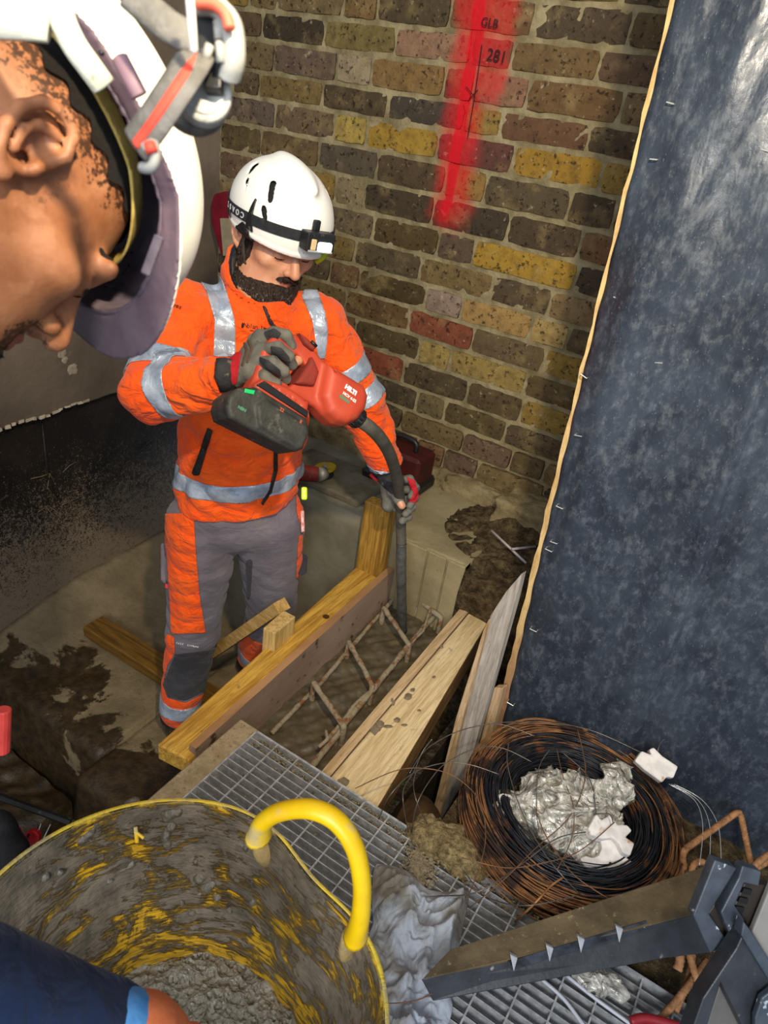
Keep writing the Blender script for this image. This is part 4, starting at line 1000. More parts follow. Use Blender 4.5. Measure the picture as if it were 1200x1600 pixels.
# helmet
def helmet_fn(q, peak=.022, thick=.0045):
    """shell in head coordinates"""
    x, y, z = q[..., 0], q[..., 1], q[..., 2]
    c = np.array([0, -.004, .052], np.float32); 
    o_ = ell(q, c, (.108, .139, .112)); o_ = U(o_, ell(q, (0, .01, .150), (.022, .085, .018)), .02)
    i_ = ell(q, c, (.108-thick, .139-thick, .112-thick))
    d = np.maximum(o_, -i_)
    rim = z - (.020 + .10*np.clip(y, -1, .2)*.35 - .028*np.exp(-((y+.11)/.05)**2) - .012*np.exp(-((y+.01)/.05)**2))
    lipq = np.abs(o_+.002) - .0045; lip = np.maximum(lipq, np.abs(rim-.004)-.0045)
    d = np.maximum(d, -rim); d = U(d, lip, .004)
    m = np.stack([np.abs(x), y, z], -1)
    for a, b_, r in (((.062, .035, .128), (.078, .062, .108), .0085), ((.083, .060, .088), (.088, .082, .068), .0065), ((.070, -.045, .130), (.082, -.035, .118), .009), ((.088, -.02, .105), (.095, .0, .09), .006)):
        d = S(d, cap(m, a, b_, r, r*.55), .002)
    return d
helm = empty('helmet', tuple(man.location)); COL.objects.unlink(helm); bpy.data.objects.remove(helm)
hw = lambda P: helmet_fn(HF.to(P))
lo, hi = bounds([HF.w(a, b_, c) for a in (-.125, .125) for b_ in (-.155, .155) for c in (-.03, .18)], 0)
helm, MV, MQ = soft('helmet', hw, lo, hi, .0027, white_shell, man)
def sub_patch(name, V, Q, s, fn, off, mt, par, thick):
    o = patch(name, V, Q, s, fn, off, mt, None, thick)
    if o: o.parent = par; o.matrix_parent_inverse = Matrix.Identity(4); 
    return o
def under(o, par, root):
    """make o (world-space mesh) and its sister pieces a sub-part of par, itself kept under root"""
    for q_ in PIECES.get(o.name, [o]): q_.parent = par; q_.matrix_parent_inverse = Matrix.Identity(4)
    return o
soft_liner = lambda P: ell(HF.to(P), (0, -.004, .050), (.100, .130, .103)); 
o, _, _ = soft('helmet_liner', lambda P: np.maximum(soft_liner(P), -(HF.to(P)[..., 2]-.035)), lo, hi, .008, dark_in, man)
qm = HF.to(MV.astype(np.float32)); outer = ell(qm, (0, -.004, .052), (.105, .136, .109))
bz = .048 + .20*qm[:, 1] + .012*np.exp(-((qm[:, 1]+.12)/.03)**2)
strap_s = np.maximum(np.abs(qm[:, 2]-bz)-.0105, -outer)
under(patch('lamp_strap', MV, MQ, strap_s.astype(float), hw, .0015, M('black_strap', '#191b1f', '#24262b', 80, .8), None, .0018), helm, man)
for sx in (1, -1):
    for (yy, zz, ry, rz, sl) in ((.045, .066, .006, .030, .5), (-.045, .030, .012, .013, 0), (.035, .028, .018, .012, .3)):
        s_ = np.maximum(np.maximum(np.abs(qm[:, 1]-yy-sl*(qm[:, 2]-zz)*-.4)-ry*np.clip(1.0-(qm[:, 2]-zz)/rz*.7, .1, 2), np.abs(qm[:, 2]-zz)-rz), np.maximum(-outer, -sx*qm[:, 0]))
        o = patch('strap_clip', MV, MQ, s_.astype(float), hw, .002, black_pl, None, .002)
        if o: under(o, helm, man)
# lettering on the strap
fnh = lambda P: np.minimum(ell(HF.to(P), (0, -.004, .052), (.1105, .1415, .1145)), 9)
w_ink = M('strap_print', '#c9ccd0', rough=.6, bump=0)
for k_, ch in enumerate('COAST'):
    yy = .026-.0185*k_
    zz = .048+.20*yy+.012*math.exp(-((yy+.12)/.03)**2); X_ = lambda y_, z_: .1085*math.sqrt(max(0, 1-((y_+.004)/.1395)**2-((z_-.052)/.1125)**2))
    p0 = HF.w(X_(yy, zz)+.0035, yy, zz); p1 = HF.w(X_(yy-.004, zz)+.0035, yy-.004, zz-.0008); p2 = HF.w(X_(yy, zz-.004)+.0035, yy, zz-.004)
    text('strap_lettering', ch, .0165, w_ink, p0, p1-p0, p2-p0, man, .0008, .0003)
# head lamp
lb = HF.w(0, .134, .072); LF = Frame(lb, HF.d(0, 1, .25), HF.d(0, -.25, 1))
def tobox(name, x0, x1, y0, y1, z0, z1, mt, par, bev=.003, fr=LF):
    o = MB().box((x0, y0, z0), (x1, y1, z1), (np.stack([fr.r, fr.f, fr.u], 1), fr.o)).build(name, mt, None, False, bev); under(o, par, man); return o
lampb = tobox('head_lamp', -.034, .034, .004, .034, -.018, .020, black_pl, helm)
em = bpy.data.materials.new('lamp_lens'); em.use_nodes = True; bs = em.node_tree.nodes['Principled BSDF']; bs.inputs['Base Color'].default_value = (.9, 1, .98, 1); bs.inputs['Emission Color'].default_value = (.9, 1, .96, 1); bs.inputs['Emission Strength'].default_value = 1.6; bs.inputs['Roughness'].default_value = .1
tobox('lamp_lens', -.027, .008, .030, .040, -.016, .004, em, helm, .005); tobox('lamp_lens', .012, .024, .030, .037, -.014, .008, M('amber', '#d8b98a', rough=.3), helm, .002)
tobox('lamp_bezel', -.030, .029, .033, .0365, -.018, -.014, glossy('chrome_grey', '#a7a9ab', .25), helm, .001)
tobox('lamp_hook', -.008, .008, .0, .010, .018, .040, black_pl, helm, .003)
o = MB().tube([lb+HF.d(-.045, .0, -.02), lb+HF.d(-.050, -.012, -.045), lb+HF.d(-.043, -.02, -.062)], .006, 8).build('chin_clip', glossy('lime_clip', '#a9c31c'), man, True)
o = MB().tube([HF.w(.088, .018, .025), HF.w(.086, .014, -.01), HF.w(.077, .022, -.05), HF.w(.060, .045, -.080)], .008, 8, flat=.35, up=HF.r).build('chin_strap', M('brown_strap', '#3b322b', '#4a4038', 90, .85), man, True)

# gloves
def hand_fn(P, W_, fingers, thumb, pr=.020, fr=.0118):
    d = 1e9; Ks = [f[0] for f in fingers]
    for K in Ks: c_ = cap(P, W_, K, pr*1.05, pr*.82); d = c_ if d is 1e9 else U(d, c_, .012)
    d = U(d, cap(P, Ks[0], Ks[-1], pr*.8), .012)
    for f in fingers:
        for i in range(len(f)-1): d = U(d, cap(P, f[i], f[i+1], fr*(1.05-.07*i), fr*(1.0-.07*i)), .0035)
    for i in range(len(thumb)-1): d = U(d, cap(P, thumb[i], thumb[i+1], fr*1.15, fr*1.05), .006)
    return d
J = lambda *a: [atd(*p) for p in a]
gl = NT('glove_cloth'); t = gl; c = t.mix(t.ramp(t.noise(35, 5), .35, .65), '#5b5a54', '#716e64'); c = t.mix(t.ramp(t.noise(18, 5, .6, w=2), .60, .66), c, '#2b2b2d'); t.bump(t.noise(60, 4), .4, .004); gl = t.out(c, .85)
gd = M('glove_dark', '#242427', '#38373a', 50, .8, bump=.4, c3='#6f695c', s3=40); glr = M('glove_red', '#c01c28', '#a3141f', 60, .75); 
RF = [J((408, 530, 1.375), (428, 519, 1.36), (447, 524, 1.36), (456, 540, 1.375)), J((410, 548, 1.355), (434, 543, 1.335), (451, 556, 1.345), (456, 570, 1.37)),
      J((403, 566, 1.350), (426, 566, 1.325), (443, 580, 1.34), (447, 592, 1.365)), J((393, 582, 1.355), (414, 588, 1.335), (430, 600, 1.345), (435, 610, 1.37))]
RT = J((380, 560, 1.40), (398, 532, 1.41), (424, 524, 1.415), (448, 536, 1.42))
rg = lambda P: hand_fn(P, atd(364, 586, 1.385), RF, RT) + nz(P, 60)*.0008 - .0012*np.abs(nz(P, 25, 3))
allp = [p for f in RF for p in f]+RT+[atd(360, 586, 1.39)]; lo, hi = bounds(allp, .035)
o, GV, GQ = soft('right_glove', rg, lo, hi, .0028, gl, man)
for poly in ([(425, 541), (438, 543), (452, 557), (453, 565), (440, 560), (426, 548)], [(407, 559), (420, 563), (437, 577), (440, 586), (424, 580), (409, 566)], [(414, 520), (428, 514), (440, 521), (432, 532), (420, 530)]):
    panel('knuckle_pad', GV, GQ, poly, rg, .0022, gd, man, .0018)
panel('glove_cuff', GV, GQ, [(356, 555), (378, 550), (374, 575), (370, 598), (356, 606)], rg, .0008, glr, man)
panel('glove_seam', GV, GQ, [(388, 532), (391, 532), (396, 545), (388, 568), (385, 567), (392, 546)], rg, .0015, M('seam_brown', '#5a4436', rough=.8), man, .001)
panel('glove_seam', GV, GQ, [(380, 535), (383, 535), (389, 547), (381, 572), (378, 571), (385, 548)], rg, .0015, M('seam_brown2', '#5a4436', rough=.8), man, .001)
o = MB().tube([atd(351, 562, 1.36), atd(349, 585, 1.352), atd(356, 608, 1.375)], .017, 10, flat=.55).build('wrist_strap', gd, man, True)
sk = lambda P: cap(P, atd(455, 540, 1.375), atd(452, 556, 1.385), .0088, .0082); lo, hi = bounds(J((455, 540, 1.375), (452, 556, 1.385)), .012); soft('fingertip', sk, lo, hi, .0025, skin_pale, man)
sk2 = lambda P: U(cap(P, atd(456, 570, 1.372), atd(466, 564, 1.388), .0082, .008), cap(P, atd(466, 564, 1.388), atd(467, 556, 1.39), .008, .007), .004); lo, hi = bounds(J((456, 570, 1.375), (468, 556, 1.39)), .014); soft('fingertip', sk2, lo, hi, .0025, skin_pale, man)
dl = 1.985
LF_ = [J((618, 752, dl), (640, 748, dl+.0), (650, 762, dl-.015), (642, 776, dl-.04)), J((616, 766, dl), (640, 765, dl+.01), (649, 778, dl-.015), (640, 790, dl-.042)),
       J((612, 779, dl), (636, 781, dl+.01), (645, 793, dl-.015), (634, 803, dl-.042)), J((607, 790, dl), (630, 797, dl+.01), (639, 808, dl-.01), (628, 814, dl-.035))]
LT = J((604, 748, dl-.01), (612, 768, dl-.045), (622, 780, dl-.055), (627, 788, dl-.055))
lg = lambda P: hand_fn(P, atd(603, 735, dl-.015), LF_, LT, .021, .0115) + nz(P, 60)*.0008
allp = [p for f in LF_ for p in f]+LT+[atd(603, 733, dl)]; lo, hi = bounds(allp, .035)
o, GV, GQ = soft('left_glove', lg, lo, hi, .0028, gl, man)
panel('knuckle_pad', GV, GQ, [(590, 738), (625, 728), (634, 755), (628, 775), (612, 772), (594, 755)], lg, .0015, gd, man)
panel('glove_cuff', GV, GQ, [(636, 745), (648, 752), (654, 775), (648, 786), (638, 784), (646, 772)], lg, .0015, glr, man)
sk3 = lambda P: cap(P, atd(623, 781, dl-.056), atd(628, 790, dl-.058), .0125, .0105); lo, hi = bounds(J((623, 781, dl-.056), (628, 790, dl-.058)), .02); soft('fingertip', sk3, lo, hi, .0028, skin_pale, man)
o = MB().tube([atd(586, 733, 1.93), atd(600, 722, 1.925), atd(615, 722, 1.94)], .012, 10, flat=.5).build('wrist_strap', gd, man, True)
o = MB().tube([atd(584, 733, 1.925), atd(600, 732, 1.91)], .004, 8).build('watch', glossy('watch_steel', '#9a9a98', .3), man, True)
o = MB().tube([atd(578, 741, 1.92), atd(590, 752, 1.92)], .006, 8, flat=.5).build('glove_tab', glr, man, True)

# ---------------- the concrete vibrator
TO = atd(450, 610, 1.385); ta = atd(551, 622, 1.475)-TO; ta /= np.linalg.norm(ta); tb = atd(450, 711, 1.385)-TO; tb -= ta*tb.dot(ta); tb /= np.linalg.norm(tb); tc = np.cross(ta, tb)
if tc @ AX > 0: tc = -tc       # towards the lens
def tl(x, y):
    """tool-plane coordinates of a photo pixel"""
    v = camray(x, y); k = ((TO-O) @ tc)/(v @ tc); p = O+v*k-TO; return (p @ ta, p @ tb)
def tw(x, y, h=0): a, b_ = tl(x, y); return TO+ta*a+tb*b_+tc*h
def ext(P, poly, z0, h, r):
    q = P - TO.astype(np.float32); a = q@ta.astype(np.float32); b_ = q@tb.astype(np.float32); c_ = q@tc.astype(np.float32)
    d2 = poly2(a, b_, [tl(*p) for p in poly])+r; dz = np.abs(c_-z0)-h+r
    return np.minimum(np.maximum(d2, dz), 0)+np.hypot(np.maximum(d2, 0), np.maximum(dz, 0))-r
vib = empty('concrete_vibrator', tuple(TO)); tag(vib, 'red cordless concrete vibrator with black battery and long rubber hose held over the form', 'power tool')
red = M('tool_red', '#c04a30', '#b03c26', 15, .5, bump=.12, spec=.45, c3='#9a5a44', s3=40, t3=(.6, .75))
gripm = M('tool_grip', '#8f2a1d', '#7a3226', 40, .8, bump=.4)
outer_p = [(427, 520), (458, 524), (474, 537), (486, 548), (500, 566), (512, 580), (556, 606), (563, 620), (560, 640), (546, 660), (532, 665), (514, 662), (500, 650), (486, 637), (472, 630), (466, 662), (428, 640), (384, 610), (392, 590), (404, 548)]
hole = [(441, 598), (438, 590), (446, 560), (458, 556), (469, 570), (473, 578), (456, 598), (446, 606)]
def hous(P):
    d = ext(P, outer_p, -.004, .022, .010)
    bulge = ext(P, [(500, 572), (556, 606), (562, 622), (558, 642), (546, 658), (530, 664), (514, 660), (500, 648), (490, 622)], 0, .042, .02); d = U(d, bulge, .012)
    d = U(d, ext(P, [(386, 604), (398, 596), (432, 606), (470, 630), (466, 660), (428, 640), (386, 612)], 0, .038, .01), .006)
    d = S(d, ext(P, hole, 0, .1, .004), .006)
    for (x, y, r) in ((509, 584, .0042), (463, 628, .0036), (461, 533, .004)): d = S(d, cap(P, tw(x, y, .02), tw(x, y, .06), r), .001)
    for x, y in ((411, 607), (415, 609), (419, 611), (432, 617), (436, 620), (440, 622), (446, 628), (450, 630), (454, 633)): d = S(d, cap(P, tw(x, y, .036), tw(x+1.5, y+6, .036), .0014), .0008)
    return d
lo, hi = bounds([tw(x, y, h) for x in (380, 566) for y in (515, 668) for h in (-.05, .05)], .01)
o, _, _ = soft('tool_housing', hous, lo, hi, .0030, red, vib)
gp = lambda P: U(ext(P, [(470, 573), (476, 560), (487, 585), (480, 606), (458, 604), (450, 602)], 0, .034, .008), ext(P, [(456, 522), (474, 537), (484, 547), (479, 552), (466, 542)], 0, .031, .006), .002)
o, _, _ = soft('rubber_grip', gp, lo, hi, .0032, gripm, vib)
o = MB().tube([tw(474, 538, .031), tw(482, 546, .031)], .0035, 8).build('speed_switch', black_pl, vib, True)
batt_p = [(344, 622), (360, 610), (387, 609), (464, 656), (469, 674), (459, 704), (448, 708), (424, 697), (345, 657), (340, 640)]
bat = lambda P: U(ext(P, batt_p, .0, .040, .008), ext(P, [(384, 638), (400, 628), (462, 668), (466, 680), (456, 702), (447, 705), (388, 670)], .0, .046, .006), .003)
lo, hi = bounds([tw(x, y, h) for x in (336, 474) for y in (604, 712) for h in (-.055, .055)], .008)
o, BV, BQ = soft('battery_pack', bat, lo, hi, .0032, M('battery_black', '#2a2b28', '#3c3c38', 40, .6, bump=.3, c3='#5c5a52', s3=45, t3=(.58, .75)), vib); batt = o
def subp(o, par): o.parent = par; o.matrix_parent_inverse = Matrix.Identity(4)
o = MB().prism([tl(368, 612), tl(383, 615), tl(381, 621), tl(367, 618)], (TO, ta, tb, tc), .004, .038).build('charge_light', glossy('green_badge', '#19c46a'), None, False, .0005); subp(o, batt)
o = MB().prism([tl(386, 606), tl(398, 600), tl(465, 646), tl(464, 656)], (TO, ta, tb, tc), .006, .036).build('battery_rail', black_pl, vib, False, .002)
wl_ = M('white_logo', '#f1eee8', rough=.5, bump=0); pr_c = M('grey_green_badge', '#6d7a5a', rough=.5, bump=0); bt_c = M('battery_print', '#b0543c', rough=.6, bump=0)
dx_ = tw(545, 628)-tw(515, 607)
text('maker_lettering', 'HILTI', .0125, wl_, tw(530, 614, .0428), dx_, -tb+ta*.3, vib, .001, .0009)
text('model_lettering', 'NCV 4-22', .0082, wl_, tw(528, 625, .0428), dx_, -tb+ta*.3, vib, .0008, .0003)
o = MB().prism([tl(512, 621), tl(516, 621), tl(529, 631), tl(527, 635), tl(513, 626)], (TO, ta, tb, tc), .0008, .042).build('type_badge', pr_c, vib)
for txt, x, y, sz in (('22', 422, 645, .009), ('II', 451, 663, .009), ('NIIN', 363, 643, .008)):
    o = text('battery_lettering', txt, sz, bt_c if txt != 'NIIN' else M('green_print', '#4f8a68', rough=.6, bump=0), tw(x, y, .0472 if x > 400 else .0412), tw(440, 665)-tw(400, 642), -tb+ta*.3, None, .0008, .0004); subp(o, batt)
nose = tw(554, 650, 0); hd = atd(585, 676, 1.50)-nose; hd /= np.linalg.norm(hd)
b = MB(); b.tube([nose-hd*.012, nose, nose+hd*.016, nose+hd*.020], [.020, .021, .0205, .016], 18)
o = b.build('hose_collar', black_pl, vib, False); 
for i in range(14):
    a = i/14*6.283; u1 = np.cross(hd, [0, 0, 1.]); u1 /= np.linalg.norm(u1); u2 = np.cross(hd, u1); c0 = nose+hd*.004+(u1*math.cos(a)+u2*math.sin(a))*.0205
    subp(MB().tube([c0-hd*.010, c0+hd*.010], .0022, 5).build('grip_rib', black_pl, None, True), o)
tip = atz(629, 985, .49)
H = [nose+hd*.018, atd(578, 668, 1.50), atd(596, 687, 1.56), atd(610, 712, 1.66), atd(619, 742, 1.80), atd(624, 775, 1.93), atd(626, 806, 2.0), atd(627, 850, 2.045), atd(627, 905, 2.09), tip]
def smooth(P, n=8):
    P = [np.array(p) for p in P]; out = []
    for i in range(len(P)-1):
        a, b_, c_, d_ = P[max(i-1, 0)], P[i], P[i+1], P[min(i+2, len(P)-1)]
        for j in range(n):
            t = j/n; out.append(.5*((2*b_)+(-a+c_)*t+(2*a-5*b_+4*c_-d_)*t*t+(-a+3*b_-3*c_+d_)*t**3))
    return out+[P[-1]]
HS = smooth(H[:8]); o = MB().tube(HS, .0148, 16).build('rubber_hose', M('hose_rubber', '#45433c', '#57534a', 40, .6, bump=.25, c3='#a59c88', s3=60, t3=(.68, .74)), vib, True)
HS2 = smooth([H[7], H[8], tip], 12); RR = [.0148+.0009*(i % 6 < 1) for i in range(len(HS2))]
o = MB().tube(HS2, RR, 16).build('vibrating_head', M('poker_grey', '#3c3d3c', '#565550', 50, .5, bump=.3), vib, True)

# ---------------- the man in the foreground, head bowed, seen from close by
_lv = camray(110, 330); _lv /= np.linalg.norm(_lv); _lr = CR-_lv*(CR@_lv); _lr /= np.linalg.norm(_lr); _ld = np.cross(_lv, _lr)
def cvl(r, d, t): v = _lr*r+_ld*d-_lv*t; return v/np.linalg.norm(v)
fgear = atd(36, 224, .465)
GF0 = Frame((0, 0, 0), cvl(.43, .88, -.10), cvl(.76, -.34, -.57))
FH = fgear - GF0.d(.080, -.012, -.004); GF = Frame(FH, GF0.f, GF0.u)
fgman = empty('person', tuple(FH + GF.d(0, 0, -.9)*np.array([1, 1, 0])))
tag(fgman, 'close up man in navy top and scuffed white hard hat looking down into the tub', 'person')
NK2 = GF.w(0, -.04, -.19); SH2 = GF.w(.16, -.10, -.28); SH3 = GF.w(-.17, -.10, -.26); HIP = np.array([-1.15, -.45, .95])
HIP = GF.w(0, -.25, -.75)
EL2 = atd(-170, 1560, .50); WR2 = atd(215, 1640, .62)
fb = lambda P: U(U(U(head_sdf(GF.to(P)), cap(P, GF.w(0, -.02, -.05), NK2, .058, .062), .03), U(cap(P, SH2, SH3, .075), cap(P, NK2-GF.u*.1, HIP, .13, .14), .06), .04),
         U(cap(P, SH2, EL2, .055, .045), cap(P, EL2, WR2, .043, .030), .01), .03)
lo, hi = bounds([GF.w(a, b_, c) for a in (-.1, .1) for b_ in (-.12, .13) for c in (-.13, .14)]+[NK2, SH2, SH3, HIP, EL2, WR2], .15)
skin_dark = skin('brown_skin', '#96603f', '#7e4c30', '#b07a58', .5, .38)
soft('body', lambda P: fb(P)+.004, lo, hi, .014, skin_dark, fgman)
ff = lambda P: U(head_sdf(GF.to(P)), cap(P, GF.w(0, -.02, -.05), NK2, .058, .062), .03)
lo, hi = bounds([GF.w(a, b_, c) for a in (-.1, .1) for b_ in (-.12, .13) for c in (-.14, .14)], .01)
def stub2(t, c):
    m = t.n('ShaderNodeAttribute', attribute_name='stub').outputs['Fac']
    sp = t.math('MULTIPLY', t.ramp(t.math('ADD', t.noise(210, 3, .7), t.math('MULTIPLY', m, .22)), .60, .70), t.ramp(m, .02, .5))
    return t.mix(t.math('MULTIPLY', sp, .85), c, '#17100c')
skin2 = skin('brown_face', '#a8714f', '#8b5736', '#bd8763', .4, .5, stub2)
def stubble(V):
    q = GF.to(V); ax = np.abs(q[..., 0])
    hairl = np.clip((q[..., 2]-.018-.35*np.clip(q[..., 1]-.01, 0, 1)+.004*np.sin(q[..., 1]*300))/.03, 0, 1)*np.clip((.075-q[..., 1])/.03, 0, 1)
    side = np.clip(1-np.abs(q[..., 1]-.022)/.018, 0, 1)*np.clip((.03-q[..., 2])/.02, 0, 1)*np.clip((q[..., 2]+.03)/.02, 0, 1)*.3
    mo = np.clip(1-ell(np.stack([ax, q[..., 1], q[..., 2]], -1), (.0, .09, -.062), (.03, .05, .022))/.01, 0, 1)*1.1
    return np.maximum(np.maximum(hairl, side), mo)
o, FV, FQ = soft('face', ff, lo, hi, .0026, skin2, fgman, {'stub': stubble})
q = GF.to(FV.astype(np.float32)); m3 = np.stack([np.abs(q[:, 0]), q[:, 1], q[:, 2]], -1)
tuft = M('black_curls', '#0c0908', '#1b1512', 300, .9, bump=.9)
patch('hair', FV, FQ, np.maximum(-(q[:, 2]-.052-.02*np.clip((q[:, 1]-.03)*20, 0, 1)+.004*np.sin(q[:, 1]*260)), q[:, 1]-.085).astype(float), ff, .003, tuft, fgman, 0)
patch('eyebrow', FV, FQ, ell(m3, (.034, .09, .0245), (.020, .03, .0038)).astype(float), ff, .0010, tuft, fgman, 0)
patch('eyelash', FV, FQ, ell(m3, (.034, .098, -.0025), (.013, .03, .0018)).astype(float), ff, .0015, tuft, fgman, 0)
patch('lips', FV, FQ, ell(m3, (0, .10, -.0585), (.019, .02, .0080)).astype(float), ff, .0004, M('lips_dark', '#8a5848', '#6f4236', 60, .35), fgman, 0)
o, _, _ = soft('beard', lambda P: np.maximum(ff(P)-.0035+nz(P, 260)*.002+nz(P, 500, 2)*.001, ell(GF.to(P), (0, .088, -.090), (.026, .030, .020))), lo-.01, hi+.01, .0026, tuft, fgman)
# hard hat
def hat_fn(q):
    x, y, z = q[..., 0], q[..., 1], q[..., 2]; c = (0, -.006, .068); m = np.stack([np.abs(x), y, z], -1)
    o_ = ell(q, c, (.116, .148, .105)); o_ = U(o_, ell(q, (0, .0, .168), (.020, .09, .014)), .02)
    d = np.maximum(o_, -ell(q, c, (.110, .142, .099)))
    rim = z - (.062 - .42*np.clip(y-.06, 0, 1) - .25*np.clip(-y-.05, 0, 1))
    d = np.maximum(d, -rim)
    rad = np.sqrt((x/.124)**2 + ((y+.004)/np.where(y > 0, .168, .156))**2)
    lip = np.maximum(np.abs(rim-.003)-.0034, (rad-1)*.12); lip = np.maximum(lip, -ell(q, c, (.110, .142, .099)))
    return U(d, lip, .004)
hatw = lambda P: hat_fn(GF.to(P))
lo, hi = bounds([GF.w(a, b_, c) for a in (-.13, .13) for b_ in (-.16, .17) for c in (-.01, .19)], 0)
shell2 = M('scuffed_white_shell', '#f4f2ea', '#e9e5da', 12, .4, bump=.06, c3='#b9a897', s3=35, t3=(.66, .74))
hat, AV, AQ = soft('hard_hat', hatw, lo, hi, .0026, shell2, fgman)
_N = grad(hatw, AV); _q = GF.to(AV.astype(np.float32)); o = patch('peak_shade', AV, AQ, np.maximum((_N@GF.u)+.45, -.004*0-(ell(_q, (0, -.006, .068), (.117, .149, .106)))*0-1).astype(float), hatw, .0006, M('plum_shade', '#6f5f69', '#5a4c57', 30, .45, bump=.1), None, 0); under(o, hat, fgman)  # shade under the lip and peak, painted on as a dark plum skin
lin_ = lambda P: np.maximum(np.maximum(ell(GF.to(P), (0, -.006, .068), (.1112, .1432, .1002)), -ell(GF.to(P), (0, -.006, .068), (.1060, .1380, .0950))), -(GF.to(P)[..., 2]-(.059 - .42*np.clip(GF.to(P)[..., 1]-.06, 0, 1) - .25*np.clip(-GF.to(P)[..., 1]-.05, 0, 1))))
o, _, _ = soft('shell_lining', lin_, lo, hi, .0035, M('plum_grey_lining', '#6a5c66', '#4c4450', 30, .6, bump=.1), None); under(o, hat, fgman)
patch('headband', FV, FQ, np.maximum(np.abs(q[:, 2]-(.074 - .30*np.clip(q[:, 1]-.03, 0, 1)))-.008, -1+0*q[:, 1]).astype(float), ff, .008, M('mustard_band', '#b39a55', '#94803f', 60, .8), fgman, .002)
cream = M('cream_harness', '#dcdcc8', '#c6c6b2', 40, .7, c3='#8f8f80', s3=60, t3=(.62, .7))
def hstrip(name, pts, w, mt, par=hat, th=.003, n=10, fn=hatw):
    P = smooth([np.array(p) for p in pts], 8); o = MB().tube(P, w, n, flat=th/w, up=-AX).build(name, mt, None, True); under(o, par, fgman); return o
hstrip('harness_strap', [atd(92, -10, .40), atd(98, 30, .40), atd(116, 70, .402), atd(140, 104, .41), atd(162, 134, .42)], .0075, cream)
hstrip('harness_pad', [atd(-30, 22, .425), atd(10, 24, .41), atd(50, 25, .40), atd(78, 28, .40)], .0155, cream, th=.005)
for x, y in ((158, 82), (146, 97)): 
    o = MB().tube([atd(x, y, .418), atd(x+1, y+1, .414)], .0016, 8).build('harness_stud', black_pl, None, True); under(o, hat, fgman)
hstrip('inner_clip', [atd(188, 92, .392), atd(205, 125, .392), atd(218, 150, .395)], .005, M('plum', '#7d626c', rough=.5), th=.004)
o = MB().prism([tuple(np.array((x, y))*1.0) for x, y in ((0, 0), (1, 0), (1, 1), (0, 1))], (atd(244, 368, .455), atd(258, 375, .455)-atd(244, 368, .455), atd(222, 428, .47)-atd(244, 368, .455), -AX), .004).build('peak_pocket', M('plum_grey', '#6f646c', '#544c55', 40, .5), None, False, .001); under(o, hat, fgman)
# goggle strap, buckle and lamp clipped on the hat
sg = M('strap_grey', '#6f6d69', '#56544f', 70, .75, bump=.3); sr = M('strap_red', '#e2523e', '#c93f30', 50, .7); pg = M('lamp_grey', '#8d8e8a', '#a9aaa5', 30, .5, c3='#5c5b57', s3=50)
def band_on(pts, w, mt, name, lift, th=.0025):
    return hstrip(name, [atd(x, y, d-lift) for x, y, d in pts], w, mt, hat, th)
SP = [(212, 228, .372), (240, 190, .364), (268, 148, .360), (292, 112, .362), (306, 88, .37)]
band_on(SP, .0105, sg, 'strap', .0); band_on([(x-1, y-1, d) for x, y, d in SP], .0028, sr, 'strap_stripe', .0024, .0012)
band_on([(205, -8, .37), (240, 22, .366), (268, 44, .366), (300, 60, .37)], .0085, sg, 'strap', .0)
o = MB().tube(smooth([atd(222, 262, .366), atd(236, 262, .362), atd(243, 246, .36), (atd(240, 226, .36)), atd(226, 232, .362)], 6), .0028, 8).build('buckle', pg, None, True); under(o, hat, fgman)
o = MB().tube([atd(233, 224, .356), atd(238, 238, .356)], .0030, 8).build('buckle_tab', sr, None, True); under(o, hat, fgman)
o = MB().tube(smooth([atd(296, -10, .345), atd(300, 40, .345), atd(303, 82, .352)], 5), .0022, 8).build('white_cord', M('cord_white', '#d8d6cc', rough=.7), None, True); under(o, hat, fgman)
lamp2 = empty('head_torch', tuple(atd(320, 100, .38))); tag(lamp2, 'grey head torch with red trim strapped on the nearer hard hat', 'head torch')
def lp2(name, a, b_, r, mt, n=20, bev=.002):
    a = np.array(a); b_ = np.array(b_); return keep(MB().tube([a, b_], r, n).build(name, mt, None, False, bev), lamp2)
nrm = cv(.25, .1, .9)
c1 = atd(318, 146, .385); o = MB()
R1 = [(math.cos(a), math.sin(a)) for a in np.linspace(0, 2*math.pi, 28, endpoint=False)]
bx_ = cv(.95, -.1, -.25); by_ = np.cross(nrm, bx_)
keep(MB().prism([(.0150*x, .0165*y) for x, y in R1], (c1, bx_, by_, nrm), .010, -.006).build('lamp_head', pg, None, False, .002), lamp2)
keep(MB().prism([(.0115*x, .0128*y) for x, y in R1], (c1, bx_, by_, nrm), .002, .003).build('lamp_face', M('frosted', '#b4b6b2', '#9c9e9a', 60, .3), None, False, .001), lamp2)
keep(MB().prism([(.0175*x, .016*y) for x, y in R1], (atd(305, 158, .395), bx_, by_, nrm), .012, -.01).build('lamp_ring', sg, None, False, .002), lamp2)
keep(MB().tube(smooth([atd(305, 8, .37), atd(335, 10, .368), atd(357, 30, .368), atd(365, 60, .37), atd(365, 95, .372), atd(358, 122, .378)], 6), .0068, 10, flat=.8).build('lamp_bracket', pg, None, True), lamp2)
keep(MB().tube(smooth([atd(308, 5, .362), atd(334, 7, .360), atd(352, 22, .359), atd(359, 45, .36)], 6), .0030, 8).build('red_trim', M('trim_red', '#e8674f', rough=.6), None, True), lamp2)
keep(MB().prism([(-.010, -.012), (.009, -.014), (.011, .010), (-.008, .013)], (atd(336, 60, .38), CR, CD, -AX), .012, -.004).build('battery_box', black_pl, None, False, .002), lamp2)
